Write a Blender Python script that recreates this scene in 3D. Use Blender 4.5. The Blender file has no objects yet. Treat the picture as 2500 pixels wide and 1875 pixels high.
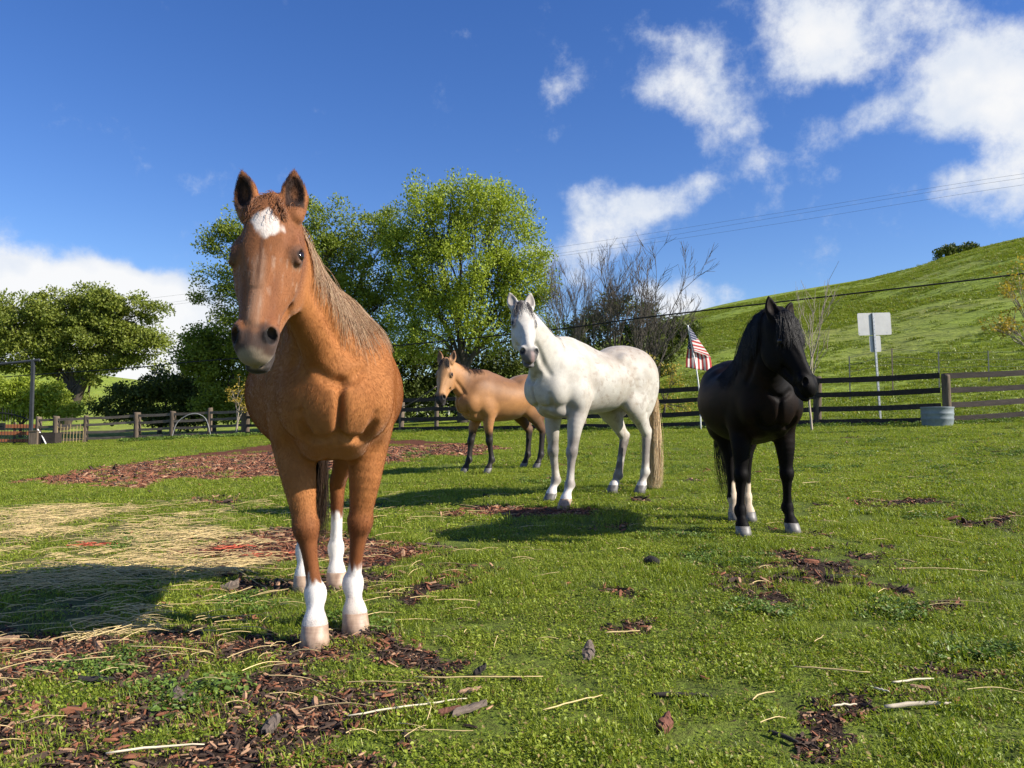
import bpy, bmesh, math, random
import numpy as np
from mathutils import Vector, Matrix

R = math.radians
rng = np.random.default_rng(7)
random.seed(7)
scene = bpy.context.scene
col = scene.collection

# ------------------------------------------------------------------ camera
FPX, CX, CY = 1962.0, 1250.0, 937.5          # focal length in photo pixels, principal point (2500 x 1875)
CAM_H, HORIZON = 0.945, 1040.0
PITCH = math.atan((HORIZON - CY) / FPX)
cam_data = bpy.data.cameras.new('camera')
cam_data.sensor_width = 36.0
cam_data.lens = 36.0 * FPX / 2500.0
cam_data.clip_start = 0.05
cam_data.clip_end = 6000.0
cam = bpy.data.objects.new('camera', cam_data)
cam.location = (0, 0, CAM_H)
cam.rotation_euler = (R(90) + PITCH, 0, 0)
col.objects.link(cam)
scene.camera = cam

# ------------------------------------------------------------------ sun and sky
SUN_DIR = Vector((1.0, -0.30, 0.70)).normalized()      # towards the sun
SUN_EL = math.asin(SUN_DIR.z)
sun_data = bpy.data.lights.new('sun', 'SUN')
sun_data.energy = 5.0
sun_data.angle = R(0.53)
sun_data.color = (1.0, 0.93, 0.82)
sun = bpy.data.objects.new('sun', sun_data)
sun.rotation_euler = SUN_DIR.to_track_quat('Z', 'Y').to_euler()
sun.location = (30, -9, 30)
col.objects.link(sun)

scene.view_settings.view_transform = 'Standard'
scene.view_settings.look = 'None'
scene.view_settings.gamma = 1.0
scene.view_settings.use_curve_mapping = False
scene.view_settings.exposure = 0.80
scene.cycles.use_denoising = True
scene.cycles.max_bounces = 6
scene.cycles.diffuse_bounces = 3
scene.cycles.glossy_bounces = 2
scene.cycles.transmission_bounces = 3
scene.cycles.transparent_max_bounces = 8
scene.cycles.sample_clamp_indirect = 6.0


def ray(px, py):
    """direction (Y component 1) through a photo pixel"""
    u, v = (px - CX) / FPX, (CY - py) / FPX
    cp, sp = math.cos(PITCH), math.sin(PITCH)
    y = cp - v * sp
    return np.array([u / y, 1.0, (sp + v * cp) / y])


def at(px, py, depth):
    """the point of that pixel's ray at a given distance along Y"""
    d = ray(px, py) * depth
    return np.array([d[0], d[1], d[2] + CAM_H])


# ------------------------------------------------------------------ node helpers
class NT:
    """small wrapper to write shader trees in few lines"""
    def __init__(self, tree):
        self.t = tree
        self.n = tree.nodes
        self.l = tree.links

    def add(self, typ, **kw):
        nd = self.n.new(typ)
        for k, v in kw.items():
            if k.startswith('i_'):
                key = k[2:]
                key = int(key) if key.isdigit() else key.replace('_', ' ')
                sock = nd.inputs[key]
                if hasattr(v, 'is_linked') or hasattr(v, 'links'):
                    self.l.new(v, sock)
                else:
                    sock.default_value = v
            else:
                setattr(nd, k, v)
        return nd

    def math(self, op, a, b=None, c=None, clamp=False):
        nd = self.n.new('ShaderNodeMath')
        nd.operation = op
        nd.use_clamp = clamp
        for i, v in enumerate((a, b, c)):
            if v is None:
                continue
            if hasattr(v, 'links'):
                self.l.new(v, nd.inputs[i])
            else:
                nd.inputs[i].default_value = v
        return nd.outputs[0]

    def vmath(self, op, a, b=None, scale=None):
        nd = self.n.new('ShaderNodeVectorMath')
        nd.operation = op
        for i, v in enumerate((a, b)):
            if v is None:
                continue
            if hasattr(v, 'links'):
                self.l.new(v, nd.inputs[i])
            else:
                nd.inputs[i].default_value = v
        if scale is not None:
            if hasattr(scale, 'links'):
                self.l.new(scale, nd.inputs['Scale'])
            else:
                nd.inputs['Scale'].default_value = scale
        return nd.outputs['Value'] if op in ('DOT_PRODUCT', 'LENGTH', 'DISTANCE') else nd.outputs[0]

    def mix(self, f, a, b, mode='MIX'):
        nd = self.n.new('ShaderNodeMix')
        nd.data_type = 'RGBA'
        nd.blend_type = mode
        for key, v in ((0, f), (6, a), (7, b)):
            if hasattr(v, 'links'):
                self.l.new(v, nd.inputs[key])
            else:
                if key and not hasattr(v, '__len__'):
                    v = (v, v, v, 1)
                if key and len(v) == 3:
                    v = (*v, 1)
                nd.inputs[key].default_value = v
        return nd.outputs[2]

    def noise(self, vec, scale, detail=4, rough=0.55, dist=0.0, out=0):
        nd = self.n.new('ShaderNodeTexNoise')
        nd.inputs['Scale'].default_value = scale
        nd.inputs['Detail'].default_value = detail
        nd.inputs['Roughness'].default_value = rough
        nd.inputs['Distortion'].default_value = dist
        if vec is not None:
            self.l.new(vec, nd.inputs['Vector'])
        return nd.outputs[out]

    def ramp(self, f, stops, interp='LINEAR'):
        nd = self.n.new('ShaderNodeValToRGB')
        cr = nd.color_ramp
        cr.interpolation = interp
        while len(cr.elements) < len(stops):
            cr.elements.new(0.5)
        for e, (p, c) in zip(cr.elements, stops):
            e.position = p
            if not hasattr(c, '__len__'):
                c = (c, c, c)
            e.color = (*c[:3], 1)
        self.l.new(f, nd.inputs[0])
        return nd.outputs[0]

    def maprange(self, v, a, b, c=0.0, d=1.0, smooth=False):
        nd = self.n.new('ShaderNodeMapRange')
        nd.interpolation_type = 'SMOOTHSTEP' if smooth else 'LINEAR'
        self.l.new(v, nd.inputs[0])
        for i, x in enumerate((a, b, c, d)):
            nd.inputs[i + 1].default_value = x
        return nd.outputs[0]

    def scale_vec(self, vec, s):
        nd = self.n.new('ShaderNodeMapping')
        self.l.new(vec, nd.inputs[0])
        nd.inputs['Scale'].default_value = s
        return nd.outputs[0]


def new_mat(name):
    m = bpy.data.materials.new(name)
    m.use_nodes = True
    nt = NT(m.node_tree)
    bsdf = m.node_tree.nodes['Principled BSDF']
    return m, nt, bsdf


def simple_mat(name, base, rough=0.7, noise_scale=8.0, var=0.35, bump=0.0, stretch=(1, 1, 1), metallic=0.0, spec=0.3):
    """coloured material with noise mottling (object coordinates) and fine relief"""
    m, nt, b = new_mat(name)
    co = nt.add('ShaderNodeTexCoord').outputs['Object']
    rnd = nt.add('ShaderNodeObjectInfo').outputs['Random']
    vec = nt.scale_vec(co, stretch)
    off = nt.vmath('ADD', vec, nt.add('ShaderNodeCombineXYZ', i_0=nt.math('MULTIPLY', rnd, 37.0)).outputs[0])
    n = nt.noise(off, noise_scale, 6, 0.65)
    f = nt.maprange(n, 0.25, 0.75, 1 - var, 1 + var)
    f2 = nt.math('MULTIPLY', f, nt.maprange(rnd, 0, 1, 1 - var * 0.4, 1 + var * 0.4))
    c = nt.mix(1.0, base, nt.add('ShaderNodeCombineColor', i_0=f2, i_1=f2, i_2=f2).outputs[0], 'MULTIPLY')
    nt.l.new(c, b.inputs['Base Color'])
    b.inputs['Roughness'].default_value = rough
    b.inputs['Metallic'].default_value = metallic
    b.inputs['Specular IOR Level'].default_value = spec
    if bump:
        bp = nt.add('ShaderNodeBump')
        bp.inputs['Strength'].default_value = bump
        bp.inputs['Distance'].default_value = 0.01
        nt.l.new(nt.noise(off, noise_scale * 3, 5, 0.7), bp.inputs['Height'])
        nt.l.new(bp.outputs[0], b.inputs['Normal'])
    return m


# ------------------------------------------------------------------ object helpers
def link(o, parent=None):
    col.objects.link(o)
    if parent is not None:
        o.parent = parent
    return o


def tag(o, label, cat, group=None):
    o['label'] = label
    o['category'] = cat
    if group:
        o['group'] = group
    return o


def empty(name, loc=(0, 0, 0), rz=0.0):
    o = bpy.data.objects.new(name, None)
    o.location = loc
    o.rotation_euler = (0, 0, rz)
    o.empty_display_size = 0.1
    return link(o)


def mesh_from(name, verts, faces, mat=None, parent=None, smooth=False, kind=None):
    """object from numpy/list verts and faces (all faces of one size may be an array)"""
    me = bpy.data.meshes.new(name)
    verts = np.asarray(verts, dtype=np.float32)
    if isinstance(faces, np.ndarray):
        nf, k = faces.shape
        me.vertices.add(len(verts))
        me.vertices.foreach_set('co', verts.ravel())
        me.loops.add(nf * k)
        me.loops.foreach_set('vertex_index', faces.ravel().astype(np.int32))
        me.polygons.add(nf)
        me.polygons.foreach_set('loop_start', np.arange(0, nf * k, k, dtype=np.int32))
        me.update(calc_edges=True)
        me.validate()
    else:
        me.from_pydata(verts.tolist(), [], faces)
        me.update()
    if smooth:
        me.polygons.foreach_set('use_smooth', np.ones(len(me.polygons), dtype=bool))
    if mat is not None:
        me.materials.append(mat)
    o = bpy.data.objects.new(name, me)
    link(o, parent)
    if kind:
        o['kind'] = kind
    return o


class MB:
    """collects verts/faces of one mesh"""
    def __init__(self):
        self.v, self.f = [], []

    def box(self, c, size, rot=None):
        c = np.array(c, float)
        sx, sy, sz = np.array(size, float) / 2
        p = np.array([[x, y, z] for x in (-sx, sx) for y in (-sy, sy) for z in (-sz, sz)])
        if rot is not None:
            p = p @ np.array(rot).T
        i = len(self.v)
        self.v += (p + c).tolist()
        self.f += [[i + a for a in q] for q in ((0, 1, 3, 2), (4, 6, 7, 5), (0, 4, 5, 1), (2, 3, 7, 6), (0, 2, 6, 4), (1, 5, 7, 3))]
        return self

    def tube(self, pts, radii, n=8, cap=True):
        pts = np.array(pts, float)
        m = len(pts)
        radii = np.broadcast_to(np.array(radii, float), (m,))
        tang = np.gradient(pts, axis=0)
        tang /= np.linalg.norm(tang, axis=1)[:, None] + 1e-9
        ref = np.array([0, 0, 1.0]) if abs(tang[0][2]) < 0.9 else np.array([1.0, 0, 0])
        i0 = len(self.v)
        a = np.cross(tang[0], ref)
        a /= np.linalg.norm(a) + 1e-9
        for k in range(m):
            a = a - tang[k] * (a @ tang[k])
            a /= np.linalg.norm(a) + 1e-9
            b = np.cross(tang[k], a)
            for j in range(n):
                t = 2 * math.pi * j / n
                self.v.append((pts[k] + radii[k] * (a * math.cos(t) + b * math.sin(t))).tolist())
        for k in range(m - 1):
            for j in range(n):
                j2 = (j + 1) % n
                self.f.append([i0 + k * n + j, i0 + k * n + j2, i0 + (k + 1) * n + j2, i0 + (k + 1) * n + j])
        if cap:
            self.f.append([i0 + j for j in range(n)][::-1])
            self.f.append([i0 + (m - 1) * n + j for j in range(n)])
        return self

    def build(self, name, mat, parent=None, smooth=False, kind=None):
        return mesh_from(name, self.v, self.f, mat, parent, smooth, kind)


def hair_object(name, strands, mat, parent, radius=0.001, tip=0.3, colors=None):
    """strands: list of (k,3) arrays -> a hair curves object"""
    hc = bpy.data.hair_curves.new(name)
    sizes = [len(s) for s in strands]
    hc.add_curves(sizes)
    pos = np.concatenate(strands).astype(np.float32)
    hc.points.foreach_set('position', pos.ravel())
    rr = np.concatenate([radius * np.linspace(1, tip, k) for k in sizes]).astype(np.float32)
    at_ = hc.attributes.get('radius') or hc.attributes.new('radius', 'FLOAT', 'POINT')
    at_.data.foreach_set('value', rr)
    if colors is not None:
        ca = hc.attributes.new('tint', 'FLOAT_COLOR', 'CURVE')
        c4 = np.concatenate([colors, np.ones((len(colors), 1))], axis=1).astype(np.float32)
        ca.data.foreach_set('color', c4.ravel())
    hc.materials.append(mat)
    o = bpy.data.objects.new(name, hc)
    link(o, parent)
    return o
# ------------------------------------------------------------------ world: physical sky with cumulus clouds
def build_world():
    w = bpy.data.worlds.new('World')
    scene.world = w
    w.use_nodes = True
    nt = NT(w.node_tree)
    nt.n.clear()
    out = nt.add('ShaderNodeOutputWorld')
    sky = nt.add('ShaderNodeTexSky')
    sky.sky_type = 'NISHITA'
    sky.sun_disc = False
    sky.sun_elevation = SUN_EL
    sky.sun_rotation = math.atan2(SUN_DIR.x, SUN_DIR.y)
    sky.altitude = 200
    sky.air_density = 1.0
    sky.dust_density = 0.25
    sky.ozone_density = 3.2
    hs = nt.add('ShaderNodeHueSaturation')
    hs.inputs['Hue'].default_value = 0.516
    hs.inputs['Saturation'].default_value = 1.26
    nt.l.new(sky.outputs[0], hs.inputs['Color'])
    bg = nt.add('ShaderNodeBackground')
    nt.l.new(hs.outputs[0], bg.inputs[0])
    bg.inputs[1].default_value = 0.092

    gen = nt.add('ShaderNodeTexCoord').outputs['Generated']
    d = nt.vmath('NORMALIZE', gen)
    wn = nt.add('ShaderNodeTexNoise')          # turbulence that bends the outlines
    wn.inputs['Scale'].default_value = 6.0
    wn.inputs['Detail'].default_value = 3
    wn.inputs['Roughness'].default_value = 0.6
    nt.l.new(d, wn.inputs['Vector'])
    warp = nt.vmath('SCALE', nt.vmath('SUBTRACT', wn.outputs['Color'], (0.5, 0.5, 0.5)), scale=0.10)
    FLAT = 1.7                                  # clouds are wider than tall
    dw = nt.vmath('MULTIPLY', nt.vmath('ADD', d, warp), (1, 1, FLAT))
    # cumulus groups: direction (photo pixel), size along / across the horizon, weight
    clouds = [
        (-220, 760, 330, 150, 1.0), (20, 690, 150, 85, 1.0), (180, 730, 140, 85, 0.9), (310, 700, 90, 62, 0.85), (400, 720, 70, 55, 0.7), (240, 790, 170, 95, 1.05), (370, 800, 120, 105, 0.95), (480, 800, 130, 110, 0.85), (330, 880, 260, 70, 1.0), (500, 730, 90, 60, 0.4), (120, 840, 260, 80, 1.0),
        (1450, 490, 85, 60, 1.05), (1340, 590, 110, 52, 0.85), (1530, 560, 130, 58, 0.95), (1610, 490, 110, 46, 0.9), (1720, 440, 100, 36, 0.85), (1850, 375, 85, 38, 0.66), (1480, 620, 150, 40, 0.6), (1900, 440, 140, 36, 0.36),
        (1755, 240, 95, 78, 1.0), (1650, 140, 85, 55, 0.70), (1590, 235, 52, 52, 0.62), (1860, 270, 60, 36, 0.42), (1440, 215, 60, 50, 0.40), (1360, 225, 55, 45, 0.36), (1510, 85, 55, 40, 0.30), (1590, 345, 30, 20, 0.35),
        (1930, 20, 120, 80, 0.95), (2090, 50, 165, 105, 1.0), (2030, 160, 85, 55, 0.75), (2090, 310, 85, 34, 0.85), (2190, 265, 80, 36, 0.6),
        (2430, 100, 95, 85, 1.0), (2360, 235, 95, 85, 0.66), (2490, 270, 105, 85, 1.05), (2280, 190, 80, 60, 0.40), (2680, 180, 150, 170, 0.9), (2430, 450, 165, 44, 1.15), (2290, 470, 80, 32, 0.8), (2320, 525, 60, 22, 0.45),
        (1660, 745, 100, 50, 1.1), (1590, 770, 70, 40, 0.8), (2000, 405, 100, 46, 0.40), (1400, 680, 90, 40, 0.5), (1700, 690, 40, 28, 0.45),
    ]
    total = None
    for px, py, rx, ry, wt in clouds:
        c = unit3(ray(px, py)) * np.array([1, 1, FLAT])
        rr = 1.72 * math.sqrt(rx * ry * FLAT) / FPX
        f = nt.maprange(nt.vmath('DISTANCE', dw, tuple(c)), rr, 0.0, 0.0, wt, True)
        total = f if total is None else nt.math('ADD', total, f)
    # the rest of the sky carries the same kind of scattered cumulus
    sep = nt.add('ShaderNodeSeparateXYZ')
    nt.l.new(d, sep.inputs[0])
    plane = nt.vmath('SCALE', d, scale=nt.math('DIVIDE', 1.0, nt.math('ADD', nt.math('MAXIMUM', sep.outputs[2], 0.0), 0.16)))
    far = nt.noise(plane, 1.3, 2, 0.6)
    away = nt.maprange(nt.vmath('DOT_PRODUCT', d, (0, 1, 0)), 0.60, 0.30, 0.0, 1.0, True)
    total = nt.math('ADD', total, nt.math('MULTIPLY', nt.maprange(far, 0.50, 0.72, 0.0, 1.1), away))
    fine = nt.noise(d, 15.0, 8, 0.66)
    dens = nt.math('ADD', nt.math('MULTIPLY', total, 0.88), nt.math('MULTIPLY', nt.math('SUBTRACT', fine, 0.5), 2.4))
    alpha = nt.maprange(dens, 0.22, 1.30, 0.0, 1.0, True)
    # thick cores are brightest, with bluish grey shade in their folds
    shade = nt.math('ADD', nt.math('MULTIPLY', nt.math('SUBTRACT', nt.noise(dw, 13.0, 2, 0.6), 0.5), 0.9), nt.math('MULTIPLY', dens, 0.28))
    ccol = nt.ramp(nt.maprange(shade, -0.1, 0.55), [(0.0, (0.52, 0.62, 0.82)), (0.45, (0.78, 0.84, 0.94)), (1.0, (1.0, 1.0, 1.0))])
    bc = nt.add('ShaderNodeBackground')
    nt.l.new(ccol, bc.inputs[0])
    bc.inputs[1].default_value = 0.56
    w.cycles.sampling_method = 'NONE'
    mx = nt.add('ShaderNodeMixShader')
    nt.l.new(nt.math('MULTIPLY', alpha, 0.96), mx.inputs[0])
    nt.l.new(bg.outputs[0], mx.inputs[1])
    nt.l.new(bc.outputs[0], mx.inputs[2])
    nt.l.new(mx.outputs[0], out.inputs[0])


def unit3(v):
    v = np.asarray(v, float)
    return v / np.linalg.norm(v)


build_world()
# ------------------------------------------------------------------ terrain height
_anchors = np.array([  # x, y, z of ground points read off the photograph (hooves, fence feet)
    [-0.8, 3.5, 0.0], [-1.1, 4.6, 0.0], [1.9, 6.0, 0.13], [2.0, 7.1, 0.17], [0.42, 7.85, 0.16], [1.2, 8.7, 0.22], [-0.5, 11.9, 0.265],
    [12.0, 22.0, 1.0], [9.2, 24.0, 0.93], [5.4, 27.0, 0.83], [-4.4, 34.6, 0.74], [-14.8, 42.0, 0.41], [-22.9, 43.0, 0.03], [0, 0, 0], [-2, 2, 0], [2.5, 2, 0.0], [-6, 12, 0.05],
    [-9, 25, 0.12], [6, 12, 0.42]])


def _plane(x, y):
    return 0.0383 * x + 0.0292 * (y - 3.5)


_res = _anchors[:, 2] - _plane(_anchors[:, 0], _anchors[:, 1])


def field_z(x, y):
    x = np.asarray(x, float)
    y = np.asarray(y, float)
    d2 = (x[..., None] - _anchors[:, 0]) ** 2 + (y[..., None] - _anchors[:, 1]) ** 2
    sc = 0.6 + 0.02 * (_anchors[:, 0] ** 2 + _anchors[:, 1] ** 2)
    w = 1.0 / (d2 + sc) ** 1.5
    r = (w * _res).sum(-1) / w.sum(-1)
    return _plane(np.clip(x, -60, 60), np.clip(y, -20, 60)) + r


def on_ground(px, py):
    """where a pixel's ray meets the field"""
    d = ray(px, py)
    lo_, hi_ = 1.0, 80.0
    t = np.linspace(1.2, 70, 4000)
    f = CAM_H + d[2] * t - field_z(d[0] * t, t)
    i = np.argmax(f < 0)
    if f[i] >= 0:
        i = len(t) - 1
    t0 = t[i]
    return np.array([d[0] * t0, t0, float(field_z(d[0] * t0, t0))])
# ------------------------------------------------------------------ implicit-surface modelling for the horses
def unit(v):
    v = np.asarray(v, float)
    return v / (np.linalg.norm(v) + 1e-12)


def catmull(P, n):
    """smooth interpolation of rows of P, n samples per span"""
    P = np.asarray(P, float)
    Q = np.vstack([2 * P[0] - P[1], P, 2 * P[-1] - P[-2]])
    out = []
    for i in range(1, len(Q) - 2):
        p0, p1, p2, p3 = Q[i - 1], Q[i], Q[i + 1], Q[i + 2]
        for t in np.arange(n) / n:
            out.append(0.5 * (2 * p1 + (p2 - p0) * t + (2 * p0 - 5 * p1 + 4 * p2 - p3) * t * t + (3 * p1 - p0 - 3 * p2 + p3) * t ** 3))
    out.append(Q[-2])
    return np.array(out)


class Field:
    def __init__(self, lo, hi, h):
        self.h = h
        self.lo = np.array(lo, float)
        self.n = np.ceil((np.array(hi) - self.lo) / h).astype(int) + 1
        self.F = np.full(self.n, 1.0, np.float32)
        self.ax = [(self.lo[i] + h * np.arange(self.n[i])).astype(np.float32) for i in range(3)]

    def region(self, lo, hi):
        a = np.clip(np.floor((np.asarray(lo) - self.lo) / self.h).astype(int), 0, self.n)
        b = np.clip(np.ceil((np.asarray(hi) - self.lo) / self.h).astype(int) + 1, 0, self.n)
        sl = tuple(slice(a[i], b[i]) for i in range(3))
        X = self.ax[0][sl[0]][:, None, None]
        Y = self.ax[1][sl[1]][None, :, None]
        Z = self.ax[2][sl[2]][None, None, :]
        return sl, X, Y, Z

    def blend(self, sl, d, k):
        f = self.F[sl]
        if k <= 0:
            self.F[sl] = np.minimum(f, d)
        else:
            hh = np.maximum(k - np.abs(f - d), 0) / k
            self.F[sl] = np.minimum(f, d) - hh * hh * (k * 0.25)

    def carve_d(self, sl, d, k):
        f = self.F[sl]
        d = -d
        hh = np.maximum(k - np.abs(f - d), 0) / max(k, 1e-6)
        self.F[sl] = np.maximum(f, d) + hh * hh * (k * 0.25)

    @staticmethod
    def ell_d(a, b, c, ra, rb, rc):
        qa, qb, qc = a / ra, b / rb, c / rc
        k0 = np.sqrt(qa * qa + qb * qb + qc * qc)
        k1 = np.sqrt((qa / ra) ** 2 + (qb / rb) ** 2 + (qc / rc) ** 2) + 1e-5
        return k0 * (k0 - 1.0) / k1

    def ell(self, c, r, axes=None, k=0.03, carve=False):
        """ellipsoid at c with radii r along the rows of axes"""
        axes = np.eye(3) if axes is None else np.asarray(axes, float)
        ext = np.sqrt(((axes * np.asarray(r)[:, None]) ** 2).sum(0)) + k + 2.5 * self.h
        sl, X, Y, Z = self.region(np.asarray(c) - ext, np.asarray(c) + ext)
        if 0 in self.F[sl].shape:
            return
        dx, dy, dz = X - np.float32(c[0]), Y - np.float32(c[1]), Z - np.float32(c[2])
        co = [dx * np.float32(A[0]) + dy * np.float32(A[1]) + dz * np.float32(A[2]) for A in axes]
        d = self.ell_d(co[0], co[1], co[2], *[np.float32(x) for x in r]).astype(np.float32)
        (self.carve_d if carve else self.blend)(sl, d, k)

    def chain(self, pts, ra, rb, ref, k=0.03, n=5, carve=False):
        """smooth tube with elliptic section: rb along ref (lateral), ra across it"""
        m = len(pts)
        ref = np.asarray(ref, float)
        refs = np.broadcast_to(ref, (m, 3)) if ref.ndim == 1 else ref
        D = np.hstack([np.asarray(pts, float), np.broadcast_to(np.asarray(ra, float), (m,))[:, None],
                       np.broadcast_to(np.asarray(rb, float), (m,))[:, None], refs])
        D = catmull(D, n)
        P, A_, B_, RF = D[:, :3], np.maximum(D[:, 3], 1e-3), np.maximum(D[:, 4], 1e-3), D[:, 5:8]
        rad = np.maximum(A_, B_)
        mg = k + 2.5 * self.h
        lo = P.min(0) - rad.max() - mg - self.h
        hi = P.max(0) + rad.max() + mg + self.h
        sl0, X, Y, Z = self.region(lo, hi)
        T = np.full(self.F[sl0].shape, 1.0, np.float32)
        o0 = np.array([s.start for s in sl0])
        for i in range(len(P) - 1):
            p, q = P[i], P[i + 1]
            L = np.linalg.norm(q - p)
            if L < 1e-6:
                continue
            t = (q - p) / L
            b = unit(RF[i] - t * (RF[i] @ t))
            a = np.cross(t, b)
            rr = max(rad[i], rad[i + 1])
            sl, X, Y, Z = self.region(np.minimum(p, q) - rr - mg, np.maximum(p, q) + rr + mg)
            ls = tuple(slice(s.start - o, s.stop - o) for s, o in zip(sl, o0))
            dx, dy, dz = X - np.float32(p[0]), Y - np.float32(p[1]), Z - np.float32(p[2])
            w = dx * np.float32(t[0]) + dy * np.float32(t[1]) + dz * np.float32(t[2])
            wc = np.clip(w, 0, np.float32(L))
            f = wc * np.float32(1 / L)
            w = w - wc
            ca = dx * np.float32(a[0]) + dy * np.float32(a[1]) + dz * np.float32(a[2])
            cb = dx * np.float32(b[0]) + dy * np.float32(b[1]) + dz * np.float32(b[2])
            Ra = np.float32(A_[i]) + f * np.float32(A_[i + 1] - A_[i])
            Rb = np.float32(B_[i]) + f * np.float32(B_[i + 1] - B_[i])
            d = self.ell_d(ca, cb, w, Ra, Rb, np.minimum(Ra, Rb)).astype(np.float32)
            T[ls] = np.minimum(T[ls], d)
        (self.carve_d if carve else self.blend)(sl0, T, k)
        return P, A_, B_, RF

    def sample(self, p):
        """trilinear distance and gradient at points (n,3)"""
        g = (np.asarray(p) - self.lo) / self.h
        g = np.clip(g, 1.001, self.n - 3.001)
        i = np.floor(g).astype(int)
        f = g - i

        def tri(i, f):
            o = 0
            for a in (0, 1):
                for b in (0, 1):
                    for c in (0, 1):
                        wgt = (f[:, 0] if a else 1 - f[:, 0]) * (f[:, 1] if b else 1 - f[:, 1]) * (f[:, 2] if c else 1 - f[:, 2])
                        o = o + wgt * self.F[i[:, 0] + a, i[:, 1] + b, i[:, 2] + c]
            return o
        d = tri(i, f)
        gr = np.stack([tri(i + e, f) - tri(i - e, f) for e in np.eye(3, dtype=int)], 1)
        gr /= np.linalg.norm(gr, axis=1)[:, None] + 1e-9
        return d, gr

    def surface(self):
        """surface nets: verts, quads"""
        F = self.F
        S = F < 0
        occ = np.zeros(tuple(self.n - 1), np.uint8)
        for a in (0, 1):
            for b in (0, 1):
                for c in (0, 1):
                    occ += S[a:self.n[0] - 1 + a, b:self.n[1] - 1 + b, c:self.n[2] - 1 + c]
        cells = np.argwhere((occ > 0) & (occ < 8))
        idx = np.full(tuple(self.n - 1), -1, np.int32)
        idx[cells[:, 0], cells[:, 1], cells[:, 2]] = np.arange(len(cells))
        acc = np.zeros((len(cells), 3))
        cnt = np.zeros(len(cells))
        corners = [(a, b, c) for a in (0, 1) for b in (0, 1) for c in (0, 1)]
        val = {c: F[cells[:, 0] + c[0], cells[:, 1] + c[1], cells[:, 2] + c[2]] for c in corners}
        for c0 in corners:
            for ax in range(3):
                if c0[ax] == 1:
                    continue
                c1 = list(c0)
                c1[ax] = 1
                c1 = tuple(c1)
                v0, v1 = val[c0], val[c1]
                m = (v0 < 0) != (v1 < 0)
                t = np.where(m, v0 / np.where(np.abs(v0 - v1) < 1e-9, 1, v0 - v1), 0)
                p = np.tile(np.array(c0, float), (len(cells), 1))
                p[:, ax] += t
                acc += np.where(m[:, None], p, 0)
                cnt += m
        verts = (cells + acc / cnt[:, None]) * self.h + self.lo
        quads = []
        for ax in range(3):
            u, w = (ax + 1) % 3, (ax + 2) % 3
            sl0 = [slice(1, self.n[i] - 1) for i in range(3)]
            sl1 = list(sl0)
            sl0[ax] = slice(0, self.n[ax] - 1)
            sl1[ax] = slice(1, self.n[ax])
            s0, s1 = S[tuple(sl0)], S[tuple(sl1)]
            e = np.argwhere(s0 != s1)
            if not len(e):
                continue
            inside = s0[e[:, 0], e[:, 1], e[:, 2]]
            g = e + 1
            g[:, ax] = e[:, ax]
            def cid(du, dw):
                c = g.copy()
                c[:, u] -= du
                c[:, w] -= dw
                return idx[c[:, 0], c[:, 1], c[:, 2]]
            q = np.stack([cid(1, 1), cid(0, 1), cid(0, 0), cid(1, 0)], 1)
            q[~inside] = q[~inside][:, ::-1]
            quads.append(q)
        quads = np.concatenate(quads)
        quads = quads[(quads >= 0).all(1)]
        return verts, quads


class HeadFrame:
    def __init__(self, poll, yaw, pitch, roll=0.0, scale=1.0):
        y, p = R(yaw), R(pitch)
        self.a = np.array([math.cos(p) * math.cos(y), math.cos(p) * math.sin(y), -math.sin(p)])
        l = np.array([-math.sin(y), math.cos(y), 0])
        n = np.cross(self.a, l)
        r = R(roll)
        self.l = l * math.cos(r) + n * math.sin(r)
        self.n = np.cross(self.a, self.l)
        self.o = np.asarray(poll, float)
        self.sc = scale

    def p(self, s, v, w):
        return self.o + self.sc * (self.a * s + self.n * v + self.l * w)

    def d(self, s, v, w):
        return self.a * s + self.n * v + self.l * w

    def axes(self):
        return np.array([self.a, self.n, self.l])

    def local(self, P):
        q = (P - self.o) / self.sc
        return q @ self.a, q @ self.n, q @ self.l


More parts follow.
